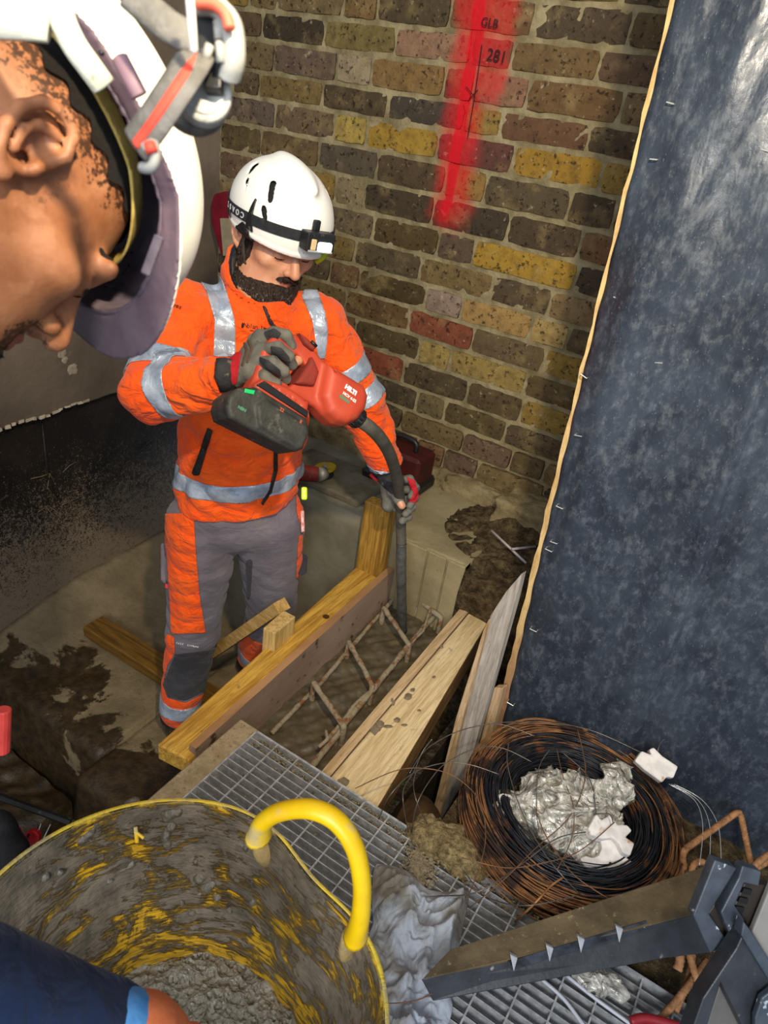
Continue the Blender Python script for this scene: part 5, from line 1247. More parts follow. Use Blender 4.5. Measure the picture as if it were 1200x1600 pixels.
keep(MB().prism([(-.004, -.010), (.005, -.010), (.005, .011), (-.004, .011)], (atd(333, 112, .378), CR, CD, -AX), .008, -.004).build('hinge', black_pl, None, False, .001), lamp2)
for x0, y0, x1, y1 in ((340, 33, 342, 62), (343, 66, 345, 98), (328, 70, 320, 96)):
    keep(MB().tube([atd(x0, y0, .366), atd(x1, y1, .368)], .0024, 8).build('bracket_arm', pg, None, True), lamp2)
# navy top: neck, shoulders and the sleeve that reaches into the tub
nv2 = cloth('navy_knit', '#1a2c4c', '#13203a', None, .95, .5)
tp = lambda P: U(U(cap(P, SH2, SH3, .092), cap(P, NK2-GF.u*.1, HIP, .150, .155), .06), U(cap(P, SH2, EL2, .072, .062), cap(P, EL2, atd(165, 1625, .59), .061, .043), .02), .03) - .004*np.abs(nz(P, 22))**.7
lo, hi = bounds([NK2, SH2, SH3, HIP, EL2, WR2], .19); soft('jacket', tp, lo, hi, .012, nv2, fgman)
snd = lambda P: cap(P, GF.w(.0, -.01, -.165), GF.w(0, .02, -.150), .085, .078) + nz(P, 30)*.003
lo, hi = bounds([GF.w(0, -.01, -.17), GF.w(0, .02, -.15)], .11); soft('neck_gaiter', snd, lo, hi, .006, cloth('blue_knit', '#2c4a6e', '#223a58', None, .95, .5), fgman)
cf = lambda P: cap(P, atd(186, 1622, .585), atd(200, 1634, .60), .037, .035) ; lo, hi = bounds(J((192, 1612, .585), (212, 1628, .6)), .06); soft('glove_cuff', cf, lo, hi, .006, M('cuff_blue', '#5d9bd0', '#3f7fba', 50, .7), fgman)
WG = atd(232, 1640, .60)
FG = [J((300, 1655, .66), (325, 1668, .69), (335, 1690, .71)), J((290, 1680, .67), (318, 1700, .70), (325, 1722, .72)), J((272, 1700, .67), (300, 1726, .70), (305, 1745, .72)), J((252, 1715, .66), (276, 1745, .69), (282, 1762, .71))]
og = lambda P: U(hand_fn(P, WG, FG, J((262, 1628, .62), (298, 1630, .65), (322, 1640, .68)), .026, .0135), cap(P, atd(212, 1626, .59), WG, .036, .030), .02)
lo, hi = bounds([p for f in FG for p in f]+[WG, atd(205, 1620, .59)], .05); soft('work_glove', og, lo, hi, .006, M('glove_orange', '#e07a48', '#c9673a', 40, .8), fgman)

# ============================================================ THE TUB
TC = np.array([-.344, .308, .998]); TR_, BR_ = .265, .19; TH = TC[2]-ZG-.004
def ray_az(x, y): v = camray(x, y); n_ = np.array([.093, .089, 1.]); k = ((TC-O)@n_)/(v@n_); p = O+v*k-TC; return math.atan2(p[1], p[0])
ah0, ah1 = ray_az(415, 1288), ray_az(568, 1435); am = (ah0+ah1)/2; aw = abs(ah0-ah1)/2
tub = empty('rubble_tub', (TC[0], TC[1], ZG)); tag(tub, 'flexible yellow tub smeared inside with grey concrete', 'tub')
t = NT('smeared_yellow'); at_in = t.attr('inside'); s3 = t.attr('ang'); s4 = t.attr('hgt')
cmb = t.n('ShaderNodeCombineXYZ'); t.put(cmb.inputs[0], t.math('MULTIPLY', s3, 1.3)); t.put(cmb.inputs[1], t.math('MULTIPLY', s4, 4.5)); sv = cmb.outputs[0]
cmb2 = t.n('ShaderNodeCombineXYZ'); t.put(cmb2.inputs[0], t.math('MULTIPLY', s3, 5.0)); t.put(cmb2.inputs[1], t.math('MULTIPLY', s4, 60.0))
n1 = t.noise(1.25, 6, .66, vec=sv, dist=1.6); n2 = t.noise(1.5, 5, .7, vec=cmb2.outputs[0], dist=.5); n3 = t.noise(14, 5, .6, dist=1.0)
f = t.math('ADD', t.math('ADD', t.math('MULTIPLY', n1, .62), t.math('MULTIPLY', n2, .22)), t.math('MULTIPLY', n3, .36))
low = t.ramp(s4, .55, .12); f = t.math('SUBTRACT', f, t.math('MULTIPLY', low, .09))
gmask = t.ramp(f, .515, .60)
gcol = t.mix(t.ramp(t.noise(25, 5, .7, w=4), .3, .7), '#5a5246', '#887c69'); thin = t.ramp(f, .48, .66)
ycol = t.mix(t.ramp(n2, .35, .65), '#e0ac0c', '#9c7a2c')
cin = t.mix(gmask, ycol, gcol); cin = t.mix(t.math('MULTIPLY', t.math('SUBTRACT', 1, thin), .0), cin, gcol)
ye = t.mix(t.ramp(t.noise(20, 5, .6), .45, .65), '#dfc03a', '#a8986c')
c = t.mix(at_in, ye, cin)
t.bump(t.math('MULTIPLY', gmask, at_in), .7, .010); t.bump(t.math('MULTIPLY', f, at_in), .6, .016); t.bump(t.math('MULTIPLY', t.noise(70, 5, .7), gmask), .5, .005)
tub_m = t.out(c, t.math('ADD', .25, t.math('MULTIPLY', n3, .4)), 0, .5)
na, nh = 180, 30; V = []; F = []; ai = []; aa = []; ahh = []
def rimr(a):
    da = (a-am+math.pi) % (2*math.pi)-math.pi; dent = math.exp(-((da+.05)/(aw*.95))**2); return TR_*(1-.125*dent), dent
for i in range(na):
    a = 2*math.pi*i/na; rr, dent = rimr(a)
    prof = []
    for j in range(nh): h = j/(nh-1); r = BR_+(rr-BR_)*h**.9; prof.append((r, TH*h*.995, 0))
    prof += [(rr+.003, TH+.001, 0), (rr+.0055, TH+.003, 0), (rr+.0045, TH+.0055, 0), (rr-.001, TH+.0055, 0), (rr-.004, TH+.002, 1)]
    for j in range(nh-1, -1, -1): h = j/(nh-1); r = BR_+(rr-BR_)*h**.9-.0045; lump = .0022*nz(np.array([[math.cos(a)*3.5, math.sin(a)*3.5, h*1.6]]), 4)[0]*min(1, (1-h)*8); prof.append((r+lump, max(TH*h*.995, .004), 1))
    prof += [(.001, .004, 1)]
    for r, z_, ins in prof:
        V.append((TC[0]+r*math.cos(a), TC[1]+r*math.sin(a), ZG+.003+z_ - (z_/TH)**2*(.093*r*math.cos(a)+.089*r*math.sin(a)))); ai.append(ins); aa.append(math.cos(a)*0+a); ahh.append(z_/TH)
k = len(prof)
for i in range(na):
    for j in range(k-1): a0 = i*k+j; b0 = ((i+1) % na)*k+j; F.append((a0, b0, b0+1, a0+1))
F.append(tuple(i*k for i in range(na))[::-1])
o = mesh_obj('tub_body', V, F, tub_m, None, True, {'inside': ai, 'ang': aa, 'hgt': ahh}); keep(o, tub)
tyel = M('bright_yellow', '#f6cf0a', '#e8b905', 18, .42, bump=.12, c3='#c9b37a', s3=22, t3=(.56, .70), spec=.5)
def on_tub(x, y):
    v = camray(x, y)
    for k_ in np.arange(.6, 1.4, .002):
        p = O+v*k_; h = (p[2]+.093*(p[0]-TC[0])+.089*(p[1]-TC[1])-ZG)/TH; a = math.atan2(p[1]-TC[1], p[0]-TC[0]); rr = rimr(a)[0]; r = BR_+(rr-BR_)*max(h, 0)**.9-.0045
        if h < .985 and math.hypot(p[0]-TC[0], p[1]-TC[1]) > r: return p
    return p
Hh = smooth([atd(404, 1306, .785), atd(412, 1284, .765), atd(440, 1268, .745), atd(485, 1264, .73), atd(525, 1282, .725), atd(553, 1322, .725), atd(565, 1375, .735), atd(564, 1425, .75), atd(556, 1462, .775)], 7)
o = MB().tube(Hh, [.0118*(1+.45*(abs(i/(len(Hh)-1)-.5)*2)**6) for i in range(len(Hh))], 14, flat=.8).build('handle', tyel, None, True); keep(o, tub)
for nm, P0, P1, P2 in (('handle_root', on_tub(408, 1312)-AX*.004, on_tub(416, 1332), on_tub(420, 1352)+AX*.008), ('handle_root', on_tub(548, 1452)-AX*.004, on_tub(545, 1478), on_tub(545, 1500)+AX*.008)):
    keep(MB().tube(smooth([P0, P1, P2], 5), [.018, .020, .021, .022, .022, .021, .020, .018, .015, .012, .008][:len(smooth([P0, P1, P2], 5))], 12, flat=.5).build(nm, M('dusty_yellow', '#b39a64', '#94805a', 30, .7, bump=.5, c3='#e2bd2a', s3=40), None, True), tub)
# handle on the near side, hidden below the frame
# wet concrete and residue inside
wv = NT('wet_mix'); t = wv; n1 = t.noise(28, 6, .65); c = t.mix(t.ramp(n1, .3, .7), '#7d7565', '#a49b88'); t.bump(n1, .9, .02); t.bump(t.vor(55), 1.0, .012); t.bump(t.vor(130), .7, .005); wetm = t.out(c, .07, 0, .9)
def mixf(u, v):
    a = u*2*math.pi; r = v*.207; P = np.stack([np.cos(a)*r*40, np.sin(a)*r*40, r*0], -1)
    return TC[0]+r*np.cos(a), TC[1]+r*np.sin(a), ZG+.085+.006*nz(P, 1.1)+.004*nz(P, 3.1, 2)-.010*v
o = grid_surf('wet_concrete_mix', 90, 34, mixf, wetm, None); tag(o, 'glistening wet concrete mix pooled in the bottom of the yellow tub', 'concrete')
lump_m = M('mortar_lump', '#5d574c', '#777062', 50, .35, bump=.6, spec=.6, bd=.006)
for pts in (((262, 1272, .010), (268, 1290, .008), (258, 1305, .009), (262, 1318, .006), (278, 1268, .007)), ((305, 1345, .005), (312, 1370, .010), (322, 1385, .010), (332, 1380, .007), (312, 1395, .005)),
            ((148, 1285, .008), (140, 1300, .006), (128, 1312, .006)), ((200, 1256, .005), (208, 1253, .008), (214, 1258, .006)), ((375, 1318, .005), (385, 1325, .006), (372, 1335, .005)), ((285, 1410, .006), (300, 1425, .006), (340, 1400, .007), (360, 1420, .006), (395, 1408, .006)), ((70, 1370, .006), (95, 1362, .007), (115, 1380, .005)), ((190, 1360, .005), (205, 1350, .006), (170, 1375, .006))):
    C3 = [(on_tub(x, y), r) for x, y, r in pts]
    def lf(P, C3=C3):
        d = sph(P, C3[0][0], C3[0][1])
        for c_, r in C3[1:]: d = U(d, sph(P, c_, r), .008)
        return d + nz(P, 140)*.0022 + nz(P, 300, 2)*.001
    lo, hi = bounds([c_ for c_, r in C3], .02); o, _, _ = soft('mortar_lump', lf, lo, hi, .0025, lump_m, tub); o['kind'] = 'stuff'
p = on_tub(212, 1290); b = MB(); b.tube([p+CR*.001-AX*.004, p+CD*.022+CR*.004-AX*.006], .0032, 6); b.tube([p+CD*.006-AX*.005, p+CD*.016+CR*.014-AX*.006], .0026, 6)
o = b.build('yellow_scrap', tyel, None, False, .0005); tag(o, 'small forked yellow plastic scrap stuck inside the tub near its rim', 'plastic scrap')

# ============================================================ WIRE COIL AND SPACERS
gb = MB(); gb.box((-.27, .955, .0), (1.15, 1.395, .600)); o = gb.build('trim_9', soil, None); tag(o, kind='structure')
ZC = .625; CC = np.array([-.035, 1.160, ZC+.045])
def coilw(name, n, r0, r1, mt, seed):
    rs = np.random.RandomState(seed); b = MB()
    for k_ in range(n):
        R = rs.uniform(r0, r1); zz = .072*rs.rand()**1.3; tx, ty = rs.normal(0, .018, 2); ox, oy = rs.normal(0, .004, 2); ph = rs.rand()*6.28; e = rs.normal(0, .010)
        P = []
        for i in range(60):
            a = 2*math.pi*i/60; r = R*(1+e*math.cos(2*a+ph)+.006*math.sin(5*a+ph*2)+.004*math.sin(9*a+ph)); 
            P.append((CC[0]+ox+r*1.0*math.cos(a), CC[1]+oy+r*1.0*math.sin(a), ZC+.008+zz+tx*r*math.cos(a)*.5+ty*r*math.sin(a)*.5+.003*math.sin(7*a+ph)))
        b.tube(P, .00165, 4, closed=True)
    o = b.build(name, mt, None, True); o['kind'] = 'stuff'; return o
coil = empty('wire_coil', (CC[0], CC[1], ZC)); tag(coil, 'big coil of black and rusty tying wire lying by the black sheet', 'wire coil')
w_rust = M('rusty_wire', '#6e4a30', '#94683f', 30, .7, .3, .3, c3='#3a2a22', s3=12, t3=(.5, .6)); w_blk = M('black_wire', '#22242a', '#3a3c42', 20, .4, .6, .1, c3='#6b4630', s3=14, t3=(.58, .66)); w_gal = M('plain_wire', '#77726c', '#5c5148', 30, .4, .6, .1)
for nm, n, a0, a1, mt in (('inner_windings', 150, .138, .180, w_blk), ('middle_windings', 130, .165, .215, w_blk), ('outer_windings', 120, .195, .234, w_rust), ('rusty_windings', 40, .150, .225, w_rust)):
    keep(coilw(nm, n, a0, a1, mt, n), coil)
def wire(pts, z=None, mt=w_gal, r=.0011, zz=.735, name='loose_wire'):
    P = smooth([atz(x, y, zz if len(q) == 0 else q[0]) for x, y, *q in pts], 6); return keep(MB().tube(P, r, 5).build(name, mt, None, True), coil)
w_br = M('brown_wire', '#8a6040', '#5d4634', 30, .6, .4, .1)
wire([(555, 1232), (610, 1207), (647, 1200), (690, 1205), (720, 1220), (745, 1245), (757, 1280), (757, 1325), (740, 1380), (728, 1405)], mt=w_br)
wire([(592, 1280, .63), (610, 1242), (647, 1207), (695, 1192), (735, 1195), (780, 1210)])
wire([(675, 1155, .78), (660, 1175, .75), (647, 1205), (632, 1230), (630, 1255), (638, 1300, .63)])
wire([(643, 1300, .63), (652, 1255), (675, 1215), (700, 1190), (745, 1169), (785, 1169), (830, 1190)])
wire([(652, 1200), (646, 1225), (652, 1255), (668, 1288, .64)]); wire([(640, 1208), (665, 1172), (710, 1145), (760, 1132), (792, 1134), (835, 1150)])
wire([(902, 1138), (915, 1208), (892, 1273), (834, 1328), (790, 1372), (735, 1418, .66)], mt=w_br); wire([(878, 1175), (920, 1215), (931, 1268, .74), (930, 1272, .74), (952, 1272, .76), (958, 1285, .76)], mt=w_gal, r=.0013)
wire([(795, 1160), (793, 1195), (812, 1260), (845, 1325), (880, 1370), (925, 1415, .68)]); wire([(640, 1402, .64), (690, 1400, .66), (748, 1393), (815, 1350), (870, 1310), (915, 1300)], mt=w_gal, r=.0014)
wire([(722, 1340), (790, 1356), (850, 1348), (905, 1330), (960, 1285)], mt=w_br); wire([(835, 1260), (850, 1300), (868, 1330), (900, 1370), (960, 1410)], mt=w_br); wire([(860, 1170), (842, 1200), (838, 1260), (842, 1300)], mt=w_gal)
wire([(870, 1170), (880, 1215), (896, 1260), (893, 1310), (870, 1360)], mt=w_br); wire([(720, 1355), (760, 1400, .66), (820, 1415), (900, 1400)], mt=w_gal); wire([(805, 1440, .66), (835, 1412), (860, 1385), (878, 1372)], mt=M('copper_wire', '#b08050', '#8a5a34', 30, .5, .4, .1), r=.0022)
for d_ in (0, 9, 20): wire([(1045+d_*.4, 1225), (1085+d_*.6, 1250), (1098+d_*1.2, 1290), (1093+d_*1.7, 1352, .72)], mt=M('bright_wire', '#c5c8cc', rough=.3, metal=.6, bump=0), r=.0009)
wire([(762, 1130), (840, 1128), (920, 1140), (1000, 1175), (1030, 1190)]); wire([(560, 1562, .66), (600, 1568, .66), (660, 1560, .68), (720, 1520, .70)], mt=w_br)
# concrete spacers
spm = NT('spacer_concrete'); t = spm; c = t.mix(t.ramp(t.noise(50, 5), .3, .7), '#c6c2bf', '#dedad6'); c = t.mix(t.ramp(t.noise(30, 4, w=5), .6, .7), c, '#b08a5c'); t.bump(t.noise(90, 4), .4, .003); spm = t.out(c, .85)
c6 = lambda X, Y: (680+X/2.927, 1130+Y/2.927)
def spacer(pts, d, thick, lab, tiltv=(0, 0, 1)):
    pp = [c6(*p) for p in pts]; n_ = np.array(tiltv, float); n_ /= np.linalg.norm(n_); cen = np.mean(pp, 0); C0 = atd(cen[0], cen[1], d); a = np.cross(n_, [0, 1, 0.]); a /= np.linalg.norm(a); b_ = np.cross(n_, a); poly = []
    for x, y in pp: v = camray(x, y); k_ = ((C0-O)@n_)/(v@n_); p = O+v*k_-C0; poly.append((p@a, p@b_))
    o = MB().prism(poly, (C0, a, b_, n_), thick, -thick).build('concrete_spacer', spm, None, False, .0035, 2); tag(o, lab, 'spacer', 'star shaped concrete spacers'); return o
dC = (CC-O)@AX
o = spacer([(662, 618), (690, 606), (725, 616), (750, 602), (764, 572), (752, 520), (788, 512), (822, 524), (834, 574), (862, 604), (910, 638), (896, 674), (850, 668), (818, 690), (814, 735), (795, 768), (765, 755), (752, 706), (728, 678), (690, 668)], dC-.115, .026, 'star shaped concrete spacer with a pin hole, lowest one on the plastic bag', (.2, -.45, .9))
p = atd(*c6(800, 643), dC-.117); q = MB().tube([p, p+np.array([.0, -.004, .006])], .0028, 8).build('pin_hole', M('hole_dark', '#120f0c', bump=0), o, True)
spacer([(700, 478), (722, 440), (738, 408), (760, 442), (800, 418), (835, 462), (880, 464), (902, 490), (872, 520), (914, 548), (894, 606), (858, 590), (842, 552), (812, 522), (770, 528), (740, 520), (712, 508)], dC-.095, .022, 'star shaped concrete spacer wired above the lower one on the plastic bag', (.2, -.2, .95))
spacer([(912, 172), (945, 126), (990, 145), (978, 120), (1000, 110), (1040, 150), (1112, 198), (1090, 252), (1060, 245), (1038, 272), (960, 215)], dC+.02, .03, 'concrete spacer tied on the outer rim of the coil against the black sheet', (.1, -.6, .8))
wire([(1030, 1185, .76), (1028, 1172, .78), (1036, 1156, .79), (1047, 1158, .79)])
# crumpled clear bag in the middle of the coil
bagm = NT('clear_film'); t = bagm; n1 = t.noise(24, 4, .6, dist=2.0); n2 = t.vor(55, feature='DISTANCE_TO_EDGE')
t.bump(t.noise(30, 2, .5, dist=2.0), .8, .02); t.bump(n2, .25, .006); c = t.mix(t.ramp(n1, .3, .7), '#a8a498', '#d9d6cc'); bagm = t.out(c, .12, 0, .9)
t.b.inputs['Coat Weight'].default_value = 1.0; t.b.inputs['Coat Roughness'].default_value = .05; t.b.inputs['Subsurface Weight'].default_value = .0
t.put(t.b.inputs['Alpha'], t.math('ADD', .50, t.math('MULTIPLY', t.ramp(n1, .35, .65), .42)))
def bagf(P):
    q = P-CC.astype(np.float32); rx = nz(q, 22, 1); ry = nz(q, 38, 4)
    d = ell(P, CC+np.array([-.005, .0, -.01]), (.118, .115, .080)); d = U(d, ell(P, atz(960, 1225, .69), (.05, .05, .05)), .02); d = U(d, ell(P, atz(785, 1270, .66), (.04, .07, .04)), .02)
    return d + .036*np.abs(rx)**.7 - .014 + .016*np.abs(ry)**.7 + .0025*np.abs(nz(q, 80, 7))
o, _, _ = soft('plastic_bag', bagf, CC-[.19, .17, .06], CC+[.17, .17, .12], .0045, bagm); tag(o, 'crumpled clear plastic bag filling the middle of the wire coil', 'plastic bag')
o, _, _ = soft('plastic_film', lambda P: ell(P, atz(930, 1525, .640), (.07, .035, .018)) + .012*np.abs(nz(P, 45, 2)) + .004*np.abs(nz(P, 110)), atz(930, 1525, .640)-[.11, .08, .03], atz(930, 1525, .640)+[.11, .08, .04], .0035, bagm); tag(o, 'crumpled clear film sticking out below the black channel onto the grating', 'plastic film')

# ============================================================ BLACK CHANNEL AND BRACKET
chm = M('black_channel_plastic', '#24272c', '#33373d', 30, .42, bump=.15, spec=.5, c3='#8a8a84', s3=45, t3=(.66, .74)); cht = NT('dirty_channel_top'); t = cht; c = t.mix(t.ramp(t.noise(14, 6, .65), .3, .7), '#4a3f2c', '#6a5b40'); c = t.mix(t.ramp(t.noise(60, 5, .7, w=4), .6, .7), c, '#8d7d5e'); t.bump(t.noise(70, 5, .7), .4, .005); cht = t.out(c, .8)
chan = empty('plastic_channel', tuple(atz(880, 1500, .70))); tag(chan, 'black plastic slotted channel with muddy top lying across grating and coil', 'channel')
def quad(name, pts, thick, mt, par, bev=.0015):
    P = [atz(*p) for p in pts]; n_ = np.cross(P[1]-P[0], P[2]-P[0]); n_ /= np.linalg.norm(n_); n_ = n_ if n_@AX > 0 else -n_
    b = MB(); k_ = len(P); b.add(P+[p+n_*thick for p in P], [tuple(range(k_)), tuple(range(2*k_-1, k_-1, -1))]+[(i, k_+i, k_+(i+1) % k_, (i+1) % k_) for i in range(k_)])
    return keep(b.build(name, mt, None, False, bev), par)
def zl(x): return .705 + (x-660)/450*.075
quad('channel_top', [(704, 1483, zl(704)), (1115, 1349, zl(1115)), (1085, 1429, zl(1085)), (930, 1466, zl(930)), (795, 1500, zl(795)), (659, 1530, zl(659))], .006, cht, chan)
quad('channel_lip', [(659, 1530, zl(659)), (1085, 1429, zl(1085)), (1112, 1488, zl(1085)-.03), (1040, 1497, zl(1040)-.032), (677, 1564, zl(677)-.032)], .005, chm, chan)
quad('channel_slot', [(793, 1502, zl(790)+.002), (1010, 1438, zl(1010)+.002), (1014, 1450, zl(1010)-.003), (800, 1516, zl(795)-.003)], .002, M('slot_dark', '#12151b', '#3d4450', 30, .25), chan)
for x, y in ((853, 1490), (902, 1476), (962, 1460), (797, 1505)):
    P0 = atz(x, y-14, zl(x)+.010); P1 = atz(x+12, y-8, zl(x)+.006); P2 = atz(x+6, y+14, zl(x)-.004)
    b = MB().add([P0, P1, P2, P0-AX*-.008, P1-AX*-.008, P2-AX*-.008], [(0, 1, 2), (5, 4, 3), (0, 3, 4, 1), (1, 4, 5, 2), (2, 5, 3, 0)]); keep(b.build('slot_tooth', M('tooth_grey', '#a9adb2', '#8b8f94', 60, .4), None, False, .001), chan)
brk = empty('plastic_bracket', tuple(atd(1150, 1480, .90))); tag(brk, 'black ribbed plastic bracket at the right end of the slotted channel', 'bracket')
rib_m = M('worn_rib', '#48505a', '#353c45', 25, .4, bump=.1, c3='#c9d2da', s3=50, t3=(.66, .72)); brn = M('brown_tinted', '#332a22', '#241f1b', 20, .5)
def pl(name, pts, d, thick, mt, par=brk, bev=.002):
    P = [atd(p[0], p[1], d+(p[2] if len(p) > 2 else 0)) for p in pts]; k_ = len(P); b = MB(); b.add(P+[p+AX*thick for p in P], [tuple(range(k_)), tuple(range(2*k_-1, k_-1, -1))]+[(i, k_+i, k_+(i+1) % k_, (i+1) % k_) for i in range(k_)])
    return keep(b.build(name, mt, None, False, bev), par)
pl('rib_front', [(1117, 1344), (1152, 1357), (1108, 1428), (1140, 1476), (1110, 1490), (1083, 1430)], .975, .02, rib_m)
pl('recess', [(1150, 1356), (1168, 1356), (1126, 1425), (1150, 1480), (1138, 1478), (1106, 1428)], .985, .02, brn)
pl('rib_back', [(1160, 1353), (1190, 1362), (1186, 1385), (1163, 1380), (1148, 1415), (1164, 1438), (1150, 1482), (1126, 1426), (1154, 1372)], .965, .02, rib_m)
pl('slot_face', [(1163, 1380), (1200, 1384), (1210, 1386), (1176, 1458), (1162, 1436), (1147, 1415)], .97, .02, brn)
for k_ in range(3): pl('vent_slot', [(1163-k_*6, 1388+k_*14), (1176-k_*6, 1391+k_*14), (1173-k_*6, 1399+k_*14), (1159-k_*6, 1396+k_*14)], .966, .004, M('vent_black', '#050506', bump=0), bev=.0005)
pl('side_panel', [(1206, 1380), (1220, 1500), (1202, 1502), (1175, 1457)], .955, .01, M('warm_grey_panel', '#8f8b86', '#84807b', 20, .5))
pl('leg_edge', [(1162, 1440), (1175, 1457), (1215, 1520), (1215, 1540), (1200, 1530), (1158, 1462)], .93, .02, rib_m)
pl('leg', [(1150, 1482), (1160, 1460), (1215, 1535), (1215, 1640), (1178, 1640), (1126, 1536), (1095, 1640), (1070, 1640), (1098, 1560)], .94, .03, chm)
pl('foot', [(1190, 1560), (1215, 1540), (1215, 1640), (1180, 1640), (1180, 1590)], .925, .01, rib_m)
o = pl('base_plate', [(1126, 1534), (1180, 1640), (1092, 1640)], .975, .01, M('base_grey', '#6d6966', '#5f5b58', 20, .5))
# red handle at the very bottom, white ties
o = MB().tube(smooth([atz(985, 1596, .65), atz(1010, 1591, .655), atz(1060, 1604, .655), atz(1110, 1620, .65)], 5), .008, 10).build('hand_tool', M('dark_red', '#8c1c24', rough=.4), None, True); tag(o, 'dark red tool handle poking into the bottom edge over the grating', 'tool handle')
for pts, lab in ((((846, 1530), (880, 1560), (912, 1602), (930, 1625)), 'white plastic cable lying on the grating, left one of two'), (((885, 1524), (930, 1560), (985, 1600), (1010, 1620)), 'white plastic cable lying on the grating, right one of two')):
    o = MB().tube(smooth([atz(x, y, ZG+.006) for x, y in pts], 5), .0034, 8).build('white_cable', M('cable_white', '#b9bcc4', rough=.4), None, True); tag(o, lab, 'cable')

# ============================================================ RUSTY BENT BARS
t = NT('rusty_bar'); c = t.mix(t.ramp(t.noise(45, 5, .7), .3, .7), '#7d5330', '#b5845a'); c = t.mix(t.math('MULTIPLY', t.ramp(t.noise(25, 4, w=6), .55, .7), .7), c, '#4a3122'); t.bump(t.noise(200, 3), .4, .002); rst = t.out(c, .8, .1)
def rebar(pts, lab, r=.0062, name='rebar_stirrup'):
    P = [atz(*p) for p in pts]; Q = []
    for i, p in enumerate(P):      # rounded corners
        if 0 < i < len(P)-1:
            a = P[i-1]-p; c_ = P[i+1]-p; la_, lc = np.linalg.norm(a), np.linalg.norm(c_); k_ = min(.014, la_*.4, lc*.4); A_ = p+a/la_*k_; C_ = p+c_/lc*k_
            Q += [A_, (A_+2*p+C_)/4, C_]
        else: Q.append(p)
    P2, R2 = rib(Q, r, .006, .16); o = MB().tube(P2, R2, 8).build(name, rst, None, True); tag(o, lab, 'rebar', 'rusty bent bars behind the bracket'); return o
rebar([(1070, 1385, .66), (1066, 1330, .72), (1156, 1266, .74), (1174, 1355, .66)], 'rusty square stirrup standing up against the black sheet')
rebar([(1075, 1385, .66), (1083, 1348, .69), (1100, 1345, .69), (1115, 1368, .67)], 'short rusty hook right of the coil, below the upright stirrup')
rebar([(1095, 1400, .66), (1150, 1372, .69), (1215, 1338, .70)], 'rusty bar sloping up to the right edge, lower one of two'); rebar([(1160, 1385, .72), (1180, 1350, .73), (1215, 1325, .73)], 'rusty bar leaving the right edge, upper one of two')
rebar([(1072, 1475, .70), (1085, 1520, .68), (1102, 1570, .645)], 'yellowish rusty bar end under the bracket, left of the splayed pair'); rebar([(1122, 1478, .70), (1112, 1525, .68), (1098, 1580, .65)], 'yellowish rusty bar end under the bracket, right of the splayed pair')
rebar([(1106, 1500, .67), (1060, 1560, .65), (1015, 1612, .64)], 'long rusty bar running down left over the grating to the bottom edge'); rebar([(1060, 1480, .70), (1063, 1500, .68), (1058, 1516, .67)], 'stubby rusty bar end nearest the clear film', .008)
rebar([(1095, 1450, .73), (1118, 1482, .73), (1136, 1506, .72)], 'pinkish bar end poking out right under the bracket ribs', .0075); rebar([(1100, 1535, .65), (1085, 1575, .645), (1068, 1612, .64)], 'rusty bar in shadow between the long bar and the bracket leg'); rebar([(1082, 1490, .66), (1076, 1530, .645), (1055, 1580, .64)], 'dark rusty bar beneath the splayed pair')

# ============================================================ RAG
rg_c = NT('dirty_rag'); t = rg_c; c = t.mix(t.ramp(t.noise(6, 4, .6), .42, .56), '#7b766e', '#a5acb6'); c = t.mix(t.math('MULTIPLY', t.ramp(t.noise(22, 6, .7, w=4), .5, .7), .6), c, '#6d6558'); t.bump(t.noise(300, 2), .2, .001); t.bump(t.noise(30, 3, .5, dist=1.5), .5, .01); rg_c = t.out(c, .9)
RC = atz(632, 1505, .64); RA1 = atz(600, 1600, .64)-atz(650, 1400, .64); RA1 = -RA1/np.linalg.norm(RA1); RB1 = np.cross(RA1, [0, 0, 1.]); RB1 /= np.linalg.norm(RB1)
def ragf(u, v):
    a = (u-.5)*.34; b_ = (v-.5)*.17; e = .5-np.maximum(np.abs(u-.5), np.abs(v-.5))
    P = np.stack([a, b_, a*0], -1); W_ = np.stack([nz(P, 17, 1), nz(P, 17, 6), a*0], -1)*.018; Q = P+W_
    r1 = (1-np.abs(nz(Q, 15, 2)))**2; r2 = (1-np.abs(nz(Q+W_, 31, 5)))**2; r3 = (1-np.abs(nz(Q, 70, 8)))**2
    h = .004+.040*r1*(.4+.6*r2)+.016*r2+.006*r3; h = h*np.clip(e*9, .05, 1)
    sh = 1+.12*nz(np.stack([a*0+np.arctan2(b_, a)*.3, a*0, a*0], -1), 9, 2)
    X = RC+0*0; aa_ = a*sh+W_[..., 0]*.8; bb_ = b_*sh+W_[..., 1]*.8
    return X[0]+RA1[0]*aa_+RB1[0]*bb_, X[1]+RA1[1]*aa_+RB1[1]*bb_, ZG+.003+h
o = grid_surf('rag', 150, 90, ragf, rg_c, None); sm = o.modifiers.new('thickness', 'SOLIDIFY'); sm.thickness = .0012; tag(o, 'crumpled dirty blue grey rag lying on the grating beside the tub', 'rag')

